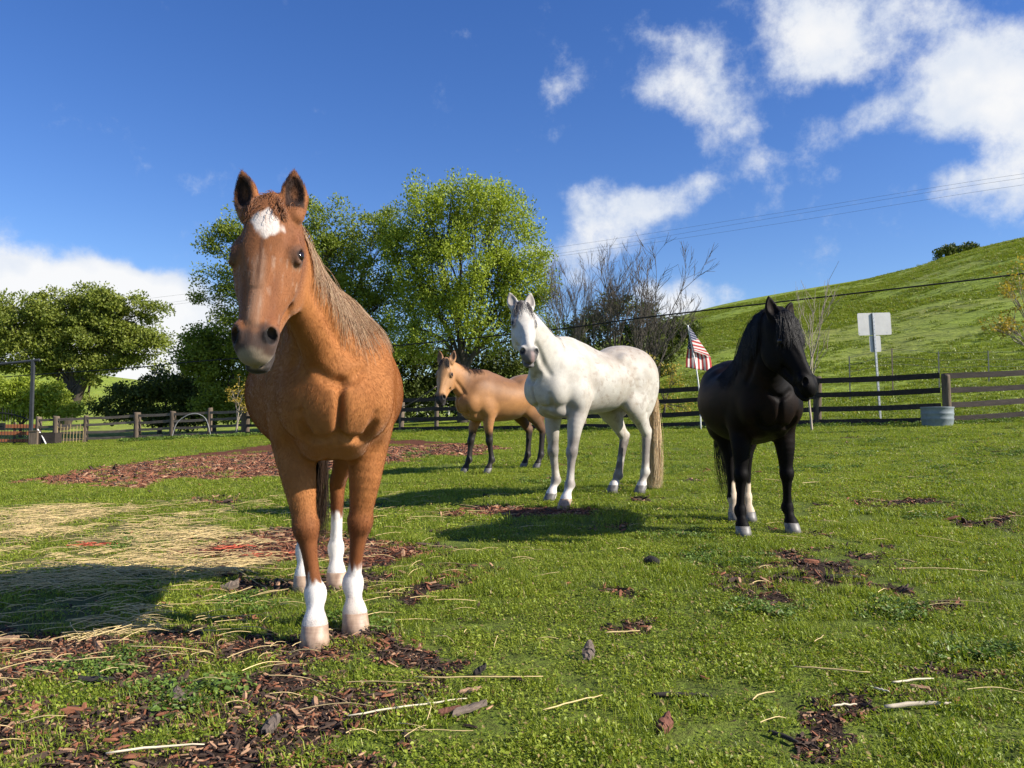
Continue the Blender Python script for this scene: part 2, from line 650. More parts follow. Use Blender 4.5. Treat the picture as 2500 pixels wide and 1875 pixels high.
def build_horse(cfg):
    """cfg: pose and proportions in metres, x forward, y to the horse's left, z up, origin under the withers on the ground"""
    g = cfg.get
    hz = cfg['h']
    fat = g('fat', 1.0)
    leg_t = g('leg_t', 1.0)
    LAT = np.array([0, 1.0, 0])
    poll = np.array(cfg['poll'], float)
    HF = HeadFrame(poll, cfg['yaw'], cfg['pitch'], g('roll', 0), g('head', 1.0))
    hs = HF.sc
    lo = np.array([-1.42, -0.48 * max(fat, 1), 0.02])
    hi = np.array([0.62, 0.48 * max(fat, 1), 1.68])
    tip = HF.p(0.66, 0, 0)
    for q in (poll, tip):
        lo = np.minimum(lo, q - 0.30)
        hi = np.maximum(hi, q + 0.30)
    hi[2] = max(hi[2], poll[2] + 0.30)
    for hh in cfg['hoof'].values():
        lo[:2] = np.minimum(lo[:2], np.array(hh[:2]) - 0.15)
        hi[:2] = np.maximum(hi[:2], np.array(hh[:2]) + 0.15)
    fld = Field(lo, hi, hz)

    # ---- trunk
    W = fat
    st = np.array([  # x, zc, rz, ry
        [0.305, 1.03, 0.125, 0.130],
        [0.22, 1.06, 0.235, 0.205],
        [0.06, 1.135, 0.335, 0.235],
        [-0.12, 1.125, 0.345, 0.262],
        [-0.34, 1.105, 0.325, 0.295],
        [-0.55, 1.12, 0.305, 0.305],
        [-0.75, 1.205, 0.275, 0.285],
        [-0.95, 1.265, 0.235, 0.255],
        [-1.10, 1.255, 0.165, 0.195]])
    belly = g('belly', 0.0)
    pts = np.stack([st[:, 0], np.zeros(len(st)), st[:, 1] - belly * 0.5 * np.exp(-((st[:, 0] + 0.4) / 0.35) ** 2)], 1)
    rz = st[:, 2] + belly * 0.5 * np.exp(-((st[:, 0] + 0.4) / 0.35) ** 2)
    wd = (1 + (W - 1) * np.exp(-((st[:, 0] + 0.42) / 0.5) ** 2)) * (1 + (g('chest', 1.0) - 1) * np.clip((st[:, 0] + 0.3) / 0.3, 0, 1))
    fld.chain(pts, rz, st[:, 3] * wd, LAT, k=0.0, n=9)
    # withers, spine, croup
    fld.chain([(0.14, 0, 1.43), (-0.02, 0, 1.475), (-0.20, 0, 1.455), (-0.42, 0, 1.39)], [0.07, 0.075, 0.06, 0.03], [0.055, 0.05, 0.06, 0.06], LAT, k=0.10)
    fld.ell((-0.80, 0, 1.375), (0.26, 0.15, 0.12), k=0.10)
    for s in (-1, 1):
        fld.ell((-0.64, s * 0.195, 1.345), (0.06, 0.035, 0.05), k=0.08)      # point of hip
        fld.ell((0.10, s * 0.155 * g('chest', 1.0), 1.15), (0.16, 0.065, 0.21), k=0.09)   # shoulder blade
        fld.ell((0.255, s * 0.145 * g('chest', 1.0), 1.04), (0.10, 0.075, 0.13), k=0.06)         # point of shoulder
        fld.ell((-0.01, s * 0.195, 0.99), (0.13, 0.075, 0.14), k=0.05)       # triceps
        fld.ell((0.272 + 0.018 * (g('groove', 1.0) - 1), s * 0.088, 1.005), (0.110, 0.083, 0.115), k=0.022)   # breast muscle
        fld.ell((0.12, s * 0.075, 0.868), (0.14, 0.075, 0.078), k=0.05)        # between the forelegs
        fld.ell((-0.95, s * 0.13, 1.20), (0.21, 0.125, 0.24), k=0.08)        # quarters
        fld.chain([(-1.06, s * 0.11, 1.24), (-1.10, s * 0.13, 1.10), (-1.06, s * 0.15, 0.97), (-1.02, s * 0.16, 0.86)], [0.11, 0.11, 0.085, 0.055], [0.085, 0.085, 0.07, 0.045], LAT, k=0.08)
    # ---- neck
    nb = np.array(g('neck_base', (0.04, 0, 1.235)), float)
    ne = HF.p(0.055, -0.085, 0)
    mid1 = nb + (ne - nb) * 0.36 + np.array(g('neck_bow', (0.03, 0, -0.02)))
    mid2 = nb + (ne - nb) * 0.70 + np.array(g('neck_bow2', (0.02, 0, 0.0)))
    latn = unit(LAT * 0.7 + HF.l * 0.3)
    nt_ = g('neck_t', 1.0)
    npts = np.array([nb, mid1, mid2, ne])
    nP, nA, nB, nR = fld.chain(npts, np.array([0.285, 0.222, 0.168, 0.135]) * nt_, np.array([0.170, 0.126, 0.098, 0.090]) * g('neck_w', 1.0),
                               np.array([LAT, LAT, latn, HF.l]), k=0.09, n=6)
    # windpipe column on the underside of the neck
    tdir = unit(ne - nb)
    under = unit(np.cross(LAT, tdir))
    if under[2] > 0:
        under = -under
    if g('pipe', True):
        fld.chain([nb + under * 0.20 + np.array([0.10, 0, -0.02]), mid1 + under * 0.175, mid2 + under * 0.125, HF.p(0.12, -0.17, 0)],
                  [0.05, 0.048, 0.045, 0.05], [0.06, 0.055, 0.05, 0.045], np.array([LAT, LAT, latn, HF.l]), k=0.05)

    # ---- furrows of the breast and along the windpipe, cut where the surface really is
    def front_x(y, z):
        xs = np.arange(0.65, 0.0, -0.004)
        d, _ = fld.sample(np.stack([xs, np.full_like(xs, y), np.full_like(xs, z)], 1))
        i = np.argmax(d < 0)
        return xs[i]
    gv = g('groove', 1.0)
    fld.chain([(front_x(0, z) + 0.006, 0, z) for z in (1.13, 1.08, 1.02, 0.96, 0.90, 0.865)], np.array([0.010, 0.020, 0.026, 0.026, 0.020, 0.008]) * gv, np.array([0.006, 0.009, 0.010, 0.010, 0.008, 0.005]) * gv, LAT, k=0.030, carve=True)
    for s in (-1, 1):
        fld.chain([(front_x(s * y, z) + 0.006, s * y, z) for y, z in ((0.155, 0.99), (0.135, 0.93), (0.105, 0.875))], [0.010, 0.016, 0.010], [0.009, 0.012, 0.008], LAT, k=0.03, carve=True)
        fld.chain([(front_x(s * y, z) + 0.006, s * y, z) for y, z in ((0.012, 0.905), (0.06, 0.882), (0.105, 0.895), (0.15, 0.945))], np.array([0.008, 0.015, 0.016, 0.009]) * gv, np.array([0.008, 0.012, 0.013, 0.008]) * gv, (0, 0, 1), k=0.03, carve=True)
        fld.chain([(front_x(s * y, z) + 0.007, s * y, z) for y, z in ((0.008, 1.115), (0.05, 1.135), (0.10, 1.175))], np.array([0.009, 0.013, 0.006]) * gv, np.array([0.009, 0.012, 0.006]) * gv, (0, 0, 1), k=0.035, carve=True)
        if g('pipe', True):
            sd = np.cross(tdir, under) * s
            q = np.array([mid1 * 1.1 - mid2 * 0.1 + under * 0.17 + sd * 0.11, mid1 * 0.75 + mid2 * 0.25 + under * 0.155 + sd * 0.10, mid1 * 0.35 + mid2 * 0.65 + under * 0.125 + sd * 0.09, mid2 + under * 0.11 + sd * 0.085])
            for _ in range(4):
                d, gr = fld.sample(q)
                q = q - gr * (d[:, None] - 0.006)
            fld.chain(q, [0.006, 0.013, 0.013, 0.006], [0.006, 0.013, 0.013, 0.006], LAT, k=0.045, carve=True)

    # ---- head
    hp = HF.p
    AX = HF.axes()
    hw = g('head_w', 1.0)
    H = np.array([  # s, v, half depth, half width
        [0.00, -0.080, 0.085, 0.082],
        [0.09, -0.098, 0.102, 0.100],
        [0.18, -0.099, 0.102, 0.106],
        [0.27, -0.093, 0.092, 0.090],
        [0.36, -0.081, 0.076, 0.072],
        [0.45, -0.071, 0.066, 0.062],
        [0.515, -0.068, 0.056, 0.060],
        [0.550, -0.072, 0.042, 0.050]]) * np.array([1, 1, 1, hw])
    fld.chain([hp(r[0], r[1], 0) for r in H], H[:, 2] * hs, H[:, 3] * hs, HF.l, k=0.035, n=6)
    sc = lambda *r: tuple(x * hs for x in r)
    for s in (-1, 1):
        t = s * hw
        fld.ell(hp(0.205, -0.160, t * 0.068), sc(0.128, 0.102, 0.036), AX, k=0.03)          # cheek
        fld.ell(hp(0.150, -0.036, t * 0.088), sc(0.045, 0.018, 0.022), AX, k=0.045)          # brow
        fld.chain([hp(0.22, -0.085, t * 0.096), hp(0.29, -0.092, t * 0.080), hp(0.355, -0.092, t * 0.058)], np.array([0.015, 0.017, 0.012]) * hs,
                  np.array([0.015, 0.017, 0.012]) * hs, HF.n, k=0.026)                        # facial crest
        fld.chain([hp(0.26, -0.200, t * 0.054), hp(0.35, -0.172, t * 0.038), hp(0.46, -0.132, s * 0.026)], np.array([0.042, 0.030, 0.022]) * hs,
                  np.array([0.030, 0.022, 0.018]) * hs, HF.l, k=0.03)                        # lower jaw
        fld.ell(hp(0.486, -0.046, s * 0.051), sc(0.050, 0.038, 0.030), AX, k=0.022)          # nostril wing
        fld.ell(hp(0.178, -0.062, t * 0.102), sc(0.032, 0.023, 0.012), AX, k=0.022)          # eyelids
    fld.ell(hp(0.534, -0.070, 0), sc(0.036, 0.042, 0.061), AX, k=0.022)                        # upper lip
    fld.chain([hp(0.46, -0.130, 0), hp(0.524, -0.134, 0), hp(0.576, -0.118, 0)], np.array([0.026, 0.031, 0.024]) * hs, np.array([0.038, 0.048, 0.044]) * hs, HF.l, k=0.012)
    fld.ell(hp(0.10, -0.014, 0), sc(0.15, 0.016, 0.05), AX, k=0.05)                           # forehead
    fld.chain([hp(0.24, -0.012, 0), hp(0.35, -0.014, 0), hp(0.45, -0.016, 0)], np.array([0.012] * 3) * hs, np.array([0.026, 0.023, 0.020]) * hs, HF.l, k=0.02)
    # carving
    eyes = []
    for s in (-1, 1):
        t = s * hw
        fld.ell(hp(0.105, -0.010, t * 0.092), sc(0.030, 0.016, 0.014), AX, k=0.025, carve=True)   # hollow above the eye
        ed = unit(HF.n * 0.50 + HF.l * s * 0.86)
        e0 = hp(0.176, -0.062, t * 0.085)
        ts = np.arange(0.09, -0.05, -0.001)
        dd, _ = fld.sample(e0 + ed * ts[:, None])
        surf = e0 + ed * ts[int(np.argmax(dd < 0))]
        e2 = np.cross(HF.a, ed)
        e2 = unit(e2)
        ea = np.cross(ed, e2)
        EX = np.array([ea, e2, ed])
        for q in (-1, 1):                                  # upper and lower lid rims
            fld.chain([surf + ea * u * hs - ed * 0.003 + e2 * q * (0.014 - 0.010 * abs(u / 0.027) ** 2) * hs * (1.0 if q * (e2 @ HF.n) > 0 else 0.9) for u in (-0.027, -0.014, 0.0, 0.014, 0.027)],
                      (0.0085 if q * (e2 @ HF.n) > 0 else 0.0055) * hs, (0.0085 if q * (e2 @ HF.n) > 0 else 0.0065) * hs, ed, k=0.012)
        fld.ell(surf + ed * 0.004, sc(0.0205, 0.0118, 0.015), EX, k=0.004, carve=True)  # eye opening
        eyes.append(surf - ed * 0.0135 * hs)
        nd = [HF.d(0.80, 0.35, s * 0.45), HF.d(-0.45, 0.85, 0.1 * s), None]
        nd[0] = unit(nd[0]); nd[1] = unit(nd[1] - nd[0] * (nd[1] @ nd[0])); nd[2] = np.cross(nd[0], nd[1])
        fld.ell(hp(0.504, -0.024, s * 0.066), sc(0.034, 0.027, 0.018), np.array(nd), k=0.008, carve=True)  # nostril
        fld.chain([hp(0.33, -0.130, t * 0.066), hp(0.41, -0.112, s * 0.060)], [0.010 * hs] * 2, [0.010 * hs] * 2, HF.n, k=0.03, carve=True)
    fld.chain([hp(0.465, -0.112, -0.066), hp(0.520, -0.110, -0.062), hp(0.562, -0.102, -0.040), hp(0.578, -0.097, 0), hp(0.562, -0.102, 0.040), hp(0.520, -0.110, 0.062), hp(0.465, -0.112, 0.066)],
              max(0.0045 * hs, hz * 0.8), max(0.0065 * hs, hz * 0.9), HF.n, k=0.010, carve=True)                         # mouth

    # ---- ears
    ears = g('ears', ((0, 0), (0, 0)))           # (lean out deg, turn deg) for left, right
    et = g('ear', 1.0)
    ear_info = []
    for s, (lean, turn) in zip((1, -1), ears):
        base = hp(0.004, -0.040, s * 0.078 * hw)
        up = unit(HF.d(-0.90, 0.18, s * (0.10 + math.tan(R(lean)))))
        face = unit(HF.d(0.15, 1.0, s * math.tan(R(15 + turn))))
        face = unit(face - up * (face @ up))
        lat = np.cross(up, face)
        L = np.array([0.0, 0.035, 0.075, 0.115, 0.152, 0.182]) * et * hs
        wl = np.array([0.034, 0.044, 0.049, 0.041, 0.023, 0.004]) * et * hs
        th = np.array([0.030, 0.031, 0.028, 0.022, 0.014, 0.004]) * et * hs
        pts = [base + up * (x - 0.01) - face * (0.006 * math.sin(x / L[-1] * 3)) for x in L]
        fld.chain(pts, th, wl, lat, k=0.014, n=4)
        cp = [base + up * x + face * o * et * hs for x, o in zip(np.array([0.034, 0.060, 0.095, 0.130]) * et * hs, (0.026, 0.022, 0.018, 0.012))]
        fld.chain(cp, np.array([0.014, 0.025, 0.022, 0.011]) * et * hs, np.array([0.018, 0.034, 0.033, 0.014]) * et * hs, lat, k=0.006, carve=True)
        ear_info.append((base, up, face, lat))

    # ---- legs
    lt = leg_t
    hoofs = []
    for name in ('fl', 'fr'):
        s = 1 if name == 'fl' else -1
        hf = np.array(cfg['hoof'][name], float)          # centre of the hoof on the ground (x, y, z)
        yaw = R(hf[3]) if len(hf) > 3 else 0.0
        gz = hf[2]
        fw = np.array([math.cos(yaw), math.sin(yaw), 0])
        E = np.array([-0.015, s * 0.165 * g('chest', 1.0), 0.90])
        cor = np.array([hf[0], hf[1], gz + 0.085]) - fw * 0.025
        fet = cor - fw * 0.055 + np.array([0, 0, 0.120])
        kn = cfg.get('knee', {}).get(name)
        kn = np.array(kn, float) if kn is not None else fet + (E - fet) * 0.405 + fw * 0.022
        top = np.array([0.08, s * 0.155 * g('chest', 1.0), 1.08])
        pts = [top, E, E * 0.55 + kn * 0.45 + fw * 0.012, E * 0.18 + kn * 0.82, kn, kn * 0.78 + fet * 0.22, kn * 0.45 + fet * 0.55, kn * 0.16 + fet * 0.84, fet,
               fet * 0.5 + cor * 0.5 + fw * 0.002, cor, cor + fw * 0.012 - np.array([0, 0, 0.030])]
        a = np.array([0.13, 0.105, 0.074, 0.053, 0.054, 0.041, 0.035, 0.038, 0.049, 0.035, 0.051, 0.050]) * lt
        b = np.array([0.090, 0.096, 0.075, 0.054, 0.057, 0.040, 0.0315, 0.034, 0.049, 0.0365, 0.055, 0.053]) * lt
        lat = np.array([-fw[1], fw[0], 0])
        fld.chain(pts, a, b, lat, k=0.045, n=4)
        fld.ell(kn + fw * 0.016, (0.036 * lt, 0.040 * lt, 0.040 * lt), np.array([fw, lat, (0, 0, 1.0)]), k=0.02)
        for q in (-1, 1):                                 # bony corners of the knee
            fld.ell(kn + lat * q * 0.030 * lt + np.array([0, 0, 0.022]), (0.026 * lt, 0.020 * lt, 0.026 * lt), np.array([fw, lat, (0, 0, 1.0)]), k=0.02)
        fld.chain([kn - fw * 0.030 + np.array([0, 0, -0.03]), (kn + fet) / 2 - fw * 0.032, fet - fw * 0.034], np.array([0.018, 0.014, 0.020]) * lt, np.array([0.022, 0.016, 0.024]) * lt, lat, k=0.022)
        fld.ell(fet - fw * 0.032 + np.array([0, 0, -0.004]), (0.026 * lt, 0.034 * lt, 0.032 * lt), np.array([fw, lat, (0, 0, 1.0)]), k=0.02)
        hoofs.append((cor, fw, lat, gz, lt, name, fet, kn))
    for name in ('hl', 'hr'):
        s = 1 if name == 'hl' else -1
        hf = np.array(cfg['hoof'][name], float)
        yaw = R(hf[3]) if len(hf) > 3 else 0.0
        gz = hf[2]
        fw = np.array([math.cos(yaw), math.sin(yaw), 0])
        lat = np.array([-fw[1], fw[0], 0])
        cor = np.array([hf[0], hf[1], gz + 0.085]) - fw * 0.025
        fet = cfg.get('fet', {}).get(name)
        fet = np.array(fet, float) if fet is not None else cor - fw * 0.055 + np.array([0, 0, 0.130])
        hk = cfg.get('hock', {}).get(name)
        hk = np.array(hk, float) if hk is not None else fet + np.array([-0.030, (s * 0.14 - fet[1]) * 0.3, 0.375])
        sti = np.array(cfg.get('stifle', {}).get(name, (-0.735, s * 0.185, 0.94)), float)
        hip = np.array([-0.90, s * 0.125, 1.22])
        gask = sti * 0.52 + hk * 0.48 + np.array([-0.022, 0, 0.01])
        pts = [hip, sti * 0.62 + hip * 0.38 + np.array([-0.06, 0, -0.04]), sti * 0.80 + hk * 0.20 + np.array([-0.045, 0, 0]), gask, gask * 0.35 + hk * 0.65, hk, hk * 0.78 + fet * 0.22, hk * 0.45 + fet * 0.55,
               hk * 0.14 + fet * 0.86, fet, fet * 0.5 + cor * 0.5, cor, cor + fw * 0.012 - np.array([0, 0, 0.030])]
        a = np.array([0.21, 0.185, 0.130, 0.092, 0.066, 0.060, 0.047, 0.041, 0.042, 0.049, 0.038, 0.050, 0.050]) * lt
        b = np.array([0.12, 0.105, 0.088, 0.068, 0.048, 0.046, 0.038, 0.033, 0.035, 0.048, 0.037, 0.053, 0.052]) * lt
        a[:2] /= lt
        b[:2] /= lt
        fld.chain(pts, a, b, lat, k=0.06, n=7)
        fld.ell(sti + np.array([0.015, 0, 0.0]), (0.075, 0.06, 0.10), k=0.06)
        sh = unit(hk - fet)
        back = unit(-fw + sh * (fw @ sh))
        pt = hk + back * 0.046 * lt + sh * 0.036
        fld.ell(pt, (0.024 * lt, 0.022 * lt, 0.040 * lt), np.array([back, lat, np.cross(back, lat)]), k=0.03)
        fld.chain([pt, pt * 0.6 + gask * 0.4 + back * 0.045, gask + back * 0.075 + np.array([0, 0, 0.09])], np.array([0.017, 0.018, 0.03]) * lt, np.array([0.014, 0.017, 0.03]) * lt, lat, k=0.03)
        fld.chain([hk + back * 0.040 - sh * 0.03, (hk + fet) / 2 + back * 0.034, fet + back * 0.034], np.array([0.018, 0.014, 0.020]) * lt, np.array([0.022, 0.016, 0.024]) * lt, lat, k=0.022)
        fld.ell(fet + back * 0.032, (0.026 * lt, 0.034 * lt, 0.032 * lt), np.array([fw, lat, (0, 0, 1.0)]), k=0.02)
        hoofs.append((cor, fw, lat, gz, lt, name, fet, hk))
    # dock of the tail
    dock = np.array([-1.175, 0, 1.335])
    fld.chain([(-1.05, 0, 1.375), (-1.16, 0, 1.35), (-1.215, 0, 1.27), (-1.225, 0, 1.15)], [0.05, 0.042, 0.034, 0.02], [0.05, 0.04, 0.032, 0.02], LAT, k=0.04)
    verts, quads = fld.surface()
    # drop stray fragments' roughness with two relaxing passes
    e = np.concatenate([quads[:, [0, 1]], quads[:, [1, 2]], quads[:, [2, 3]], quads[:, [3, 0]]])
    deg = np.bincount(e.ravel(), minlength=len(verts)).astype(float)
    for lam in (0.5, -0.45, 0.5, -0.45):
        avg = np.zeros_like(verts)
        for c in range(3):
            avg[:, c] = np.bincount(e[:, 0], verts[e[:, 1], c], len(verts)) + np.bincount(e[:, 1], verts[e[:, 0], c], len(verts))
        verts = verts + lam * (avg / deg[:, None] - verts)
    return dict(fld=fld, HF=HF, verts=verts, quads=quads, neck=(nP, nA, nB, nR), hoofs=hoofs, ears=ear_info, cfg=cfg, eyes=eyes)


def strands_on(fld, roots, dirs, lens, nseg=9, grav=0.9, stiff=0.75, off=0.004, jit=0.06):
    """grow strands from roots that fall under gravity and slide over the field surface"""
    n = len(roots)
    P = np.array(roots, float)
    D = np.array(dirs, float)
    D /= np.linalg.norm(D, axis=1)[:, None] + 1e-9
    out = [P.copy()]
    step = np.asarray(lens)[:, None] / (nseg - 1)
    wob = rng.normal(0, 1, (n, 3))
    for i in range(nseg - 1):
        D = D * stiff + np.array([0, 0, -1.0]) * grav * (1 - stiff) + wob * jit * (1 - stiff) + rng.normal(0, jit * 0.35, (n, 3))
        D /= np.linalg.norm(D, axis=1)[:, None] + 1e-9
        P = P + D * step
        d, gr = fld.sample(P)
        push = np.clip(off + 0.004 * np.abs(wob[:, :1]) - d[:, None], 0, 0.08)
        P = P + gr * push
        into = (D * gr).sum(1, keepdims=True)
        D = np.where((push > 0) & (into < 0), D - gr * into, D)
        D /= np.linalg.norm(D, axis=1)[:, None] + 1e-9
        out.append(P.copy())
    return list(np.stack(out, 1))
# ------------------------------------------------------------------ placing the four horses
def place(cfg):
    """hooves given as photo pixels -> horse frame; returns cfg with local coordinates, origin and heading"""
    W = {k: on_ground(*p[:2]) for k, p in cfg['hoof_px'].items()}
    f = (W['fl'] + W['fr']) / 2
    h = (W['hl'] + W['hr']) / 2
    S = cfg['size']
    hd = cfg.get('heading')
    ang = math.atan2(f[1] - h[1], f[0] - h[0]) if hd is None else R(hd)
    ca, sa = math.cos(ang), math.sin(ang)
    org = np.array([f[0] - cfg.get('fx', 0.11) * S * ca, f[1] - cfg.get('fx', 0.11) * S * sa, 0.0])
    org = org + np.array([-sa, ca, 0]) * cfg.get('side', 0.0)
    org[2] = float(field_z(org[0], org[1]))

    def loc(p):
        q = (np.asarray(p) - org) / S
        return np.array([q[0] * ca + q[1] * sa, -q[0] * sa + q[1] * ca, q[2]])
    c = dict(cfg)
    c['hoof'] = {}
    for k, p in cfg['hoof_px'].items():
        q = loc(W[k])
        adj = p[3:6] if len(p) > 3 else (0, 0, 0)
        c['hoof'][k] = (q[0] + adj[0], q[1] + adj[1], q[2] + adj[2], p[2] if len(p) > 2 else 0.0)
    for k, v in cfg.get('hoof_local', {}).items():
        wx = org + S * np.array([v[0] * ca - v[1] * sa, v[0] * sa + v[1] * ca, 0])
        c['hoof'][k] = (v[0], v[1], (float(field_z(wx[0], wx[1])) - org[2]) / S, v[2] if len(v) > 2 else 0.0)
    pw = at(*cfg['poll_px'])
    c['poll'] = loc(pw)
    mz = loc(at(*cfg['muzzle_px'])) - c['poll']
    # head axis from poll to muzzle; 'face' turns it
    c.setdefault('pitch', math.degrees(math.asin(-mz[2] / np.linalg.norm(mz))))
    c.setdefault('yaw', math.degrees(math.atan2(mz[1], mz[0])))
    c['org'], c['ang'] = org, ang
    print(cfg['key'], 'origin', org.round(2), 'ang', round(math.degrees(ang), 1), 'poll', c['poll'].round(3), 'mz', mz.round(3), np.linalg.norm(mz).round(3), 'pitch', round(c['pitch'], 1), 'yaw', round(c['yaw'], 1),
          {k: np.round(v, 2).tolist() for k, v in c['hoof'].items()})
    return c


HORSES = {
    'chestnut': dict(key='chestnut', size=1.0, h=0.0065, heading=-73, side=-0.02, chest=1.04,
                     hoof_px=dict(fr=(768, 1578, -4), fl=(868, 1544, 4), hr=(742, 1443), hl=(822, 1435)),
                     poll_px=(655, 505, 2.98), muzzle_px=(640, 880, 2.74), yaw=-17, pitch=70, head=1.05, head_w=1.08, ears=((-9, 4), (5, 4)), ear=1.0, groove=1.5,
                     neck_bow=(0.02, 0.03, -0.03), fat=1.30),
    'grey': dict(key='grey', size=1.084, h=0.009,
                 heading=-137,
                 hoof_px=dict(fr=(1342, 1227, 0), fl=(1378, 1242, 8), hr=(1500, 1190), hl=(1550, 1193)),
                 hoof_local=dict(hr=(-0.82, -0.12), hl=(-0.93, 0.14)), hock=dict(hr=(-1.035, -0.14, 0.60)), fet=dict(hr=(-0.905, -0.12, 0.22)),
                 poll_px=(1276, 745, 7.35), muzzle_px=(1293, 872, 7.0), yaw=58, pitch=53, chest=0.97, fat=0.90, neck_t=0.93, leg_t=0.95, head=1.0, head_w=0.85, ears=((3, 0), (3, 0)),
                 neck_bow=(0.02, -0.02, -0.03), groove=1.35, belly=-0.05),
    'buckskin': dict(key='buckskin', size=0.97, h=0.010,
                     hoof_px=dict(fr=(1133, 1157, 0), fl=(1190, 1157, 8), hr=(1278, 1144), hl=(1310, 1145)),
                     poll_px=(1086, 882, 11.4), muzzle_px=(1080, 980, 11.2), yaw=36, pitch=68, head=1.12, head_w=1.0, ears=((3, 0), (3, 0)), fat=1.1, groove=1.3, neck_t=1.08),
    'black': dict(key='black', size=0.90, h=0.009,
                  hoof_px=dict(fr=(1815, 1311, 0), fl=(1935, 1302, 8), hr=(1795, 1275), hl=(1830, 1273)),
                  poll_px=(1918, 772, 5.55), muzzle_px=(1970, 955, 5.4), yaw=33, pitch=64, chest=1.08, head=1.12, head_w=0.95, ears=((24, -10), (-4, 10)), fat=1.35, belly=0.05, leg_t=1.05, neck_t=1.42, neck_w=1.35, neck_bow=(-0.01, -0.05, 0.03), neck_bow2=(-0.03, -0.04, 0.05)),
}


_lat = np.random.default_rng(3).random((32, 32, 32))


def vnoise(P, freq, octaves=3):
    """smooth value noise in 0..1 at points (n,3)"""
    out, amp, tot = 0.0, 1.0, 0.0
    for o in range(octaves):
        q = np.asarray(P) * freq * 2 ** o + 11.3 * o
        i = np.floor(q).astype(int)
        f = q - i
        f = f * f * (3 - 2 * f)
        v = 0
        for a in (0, 1):
            for b in (0, 1):
                for c in (0, 1):
                    w = (f[:, 0] if a else 1 - f[:, 0]) * (f[:, 1] if b else 1 - f[:, 1]) * (f[:, 2] if c else 1 - f[:, 2])
                    v = v + w * _lat[(i[:, 0] + a) % 32, (i[:, 1] + b) % 32, (i[:, 2] + c) % 32]
        out = out + amp * v
        tot += amp
        amp *= 0.5
    return out / tot


def sstep(a, b, x):
    t = np.clip((x - a) / (b - a), 0, 1)
    return t * t * (3 - 2 * t)


def lerp(c, d, m):
    return c * (1 - m[:, None]) + np.asarray(d, float) * m[:, None]


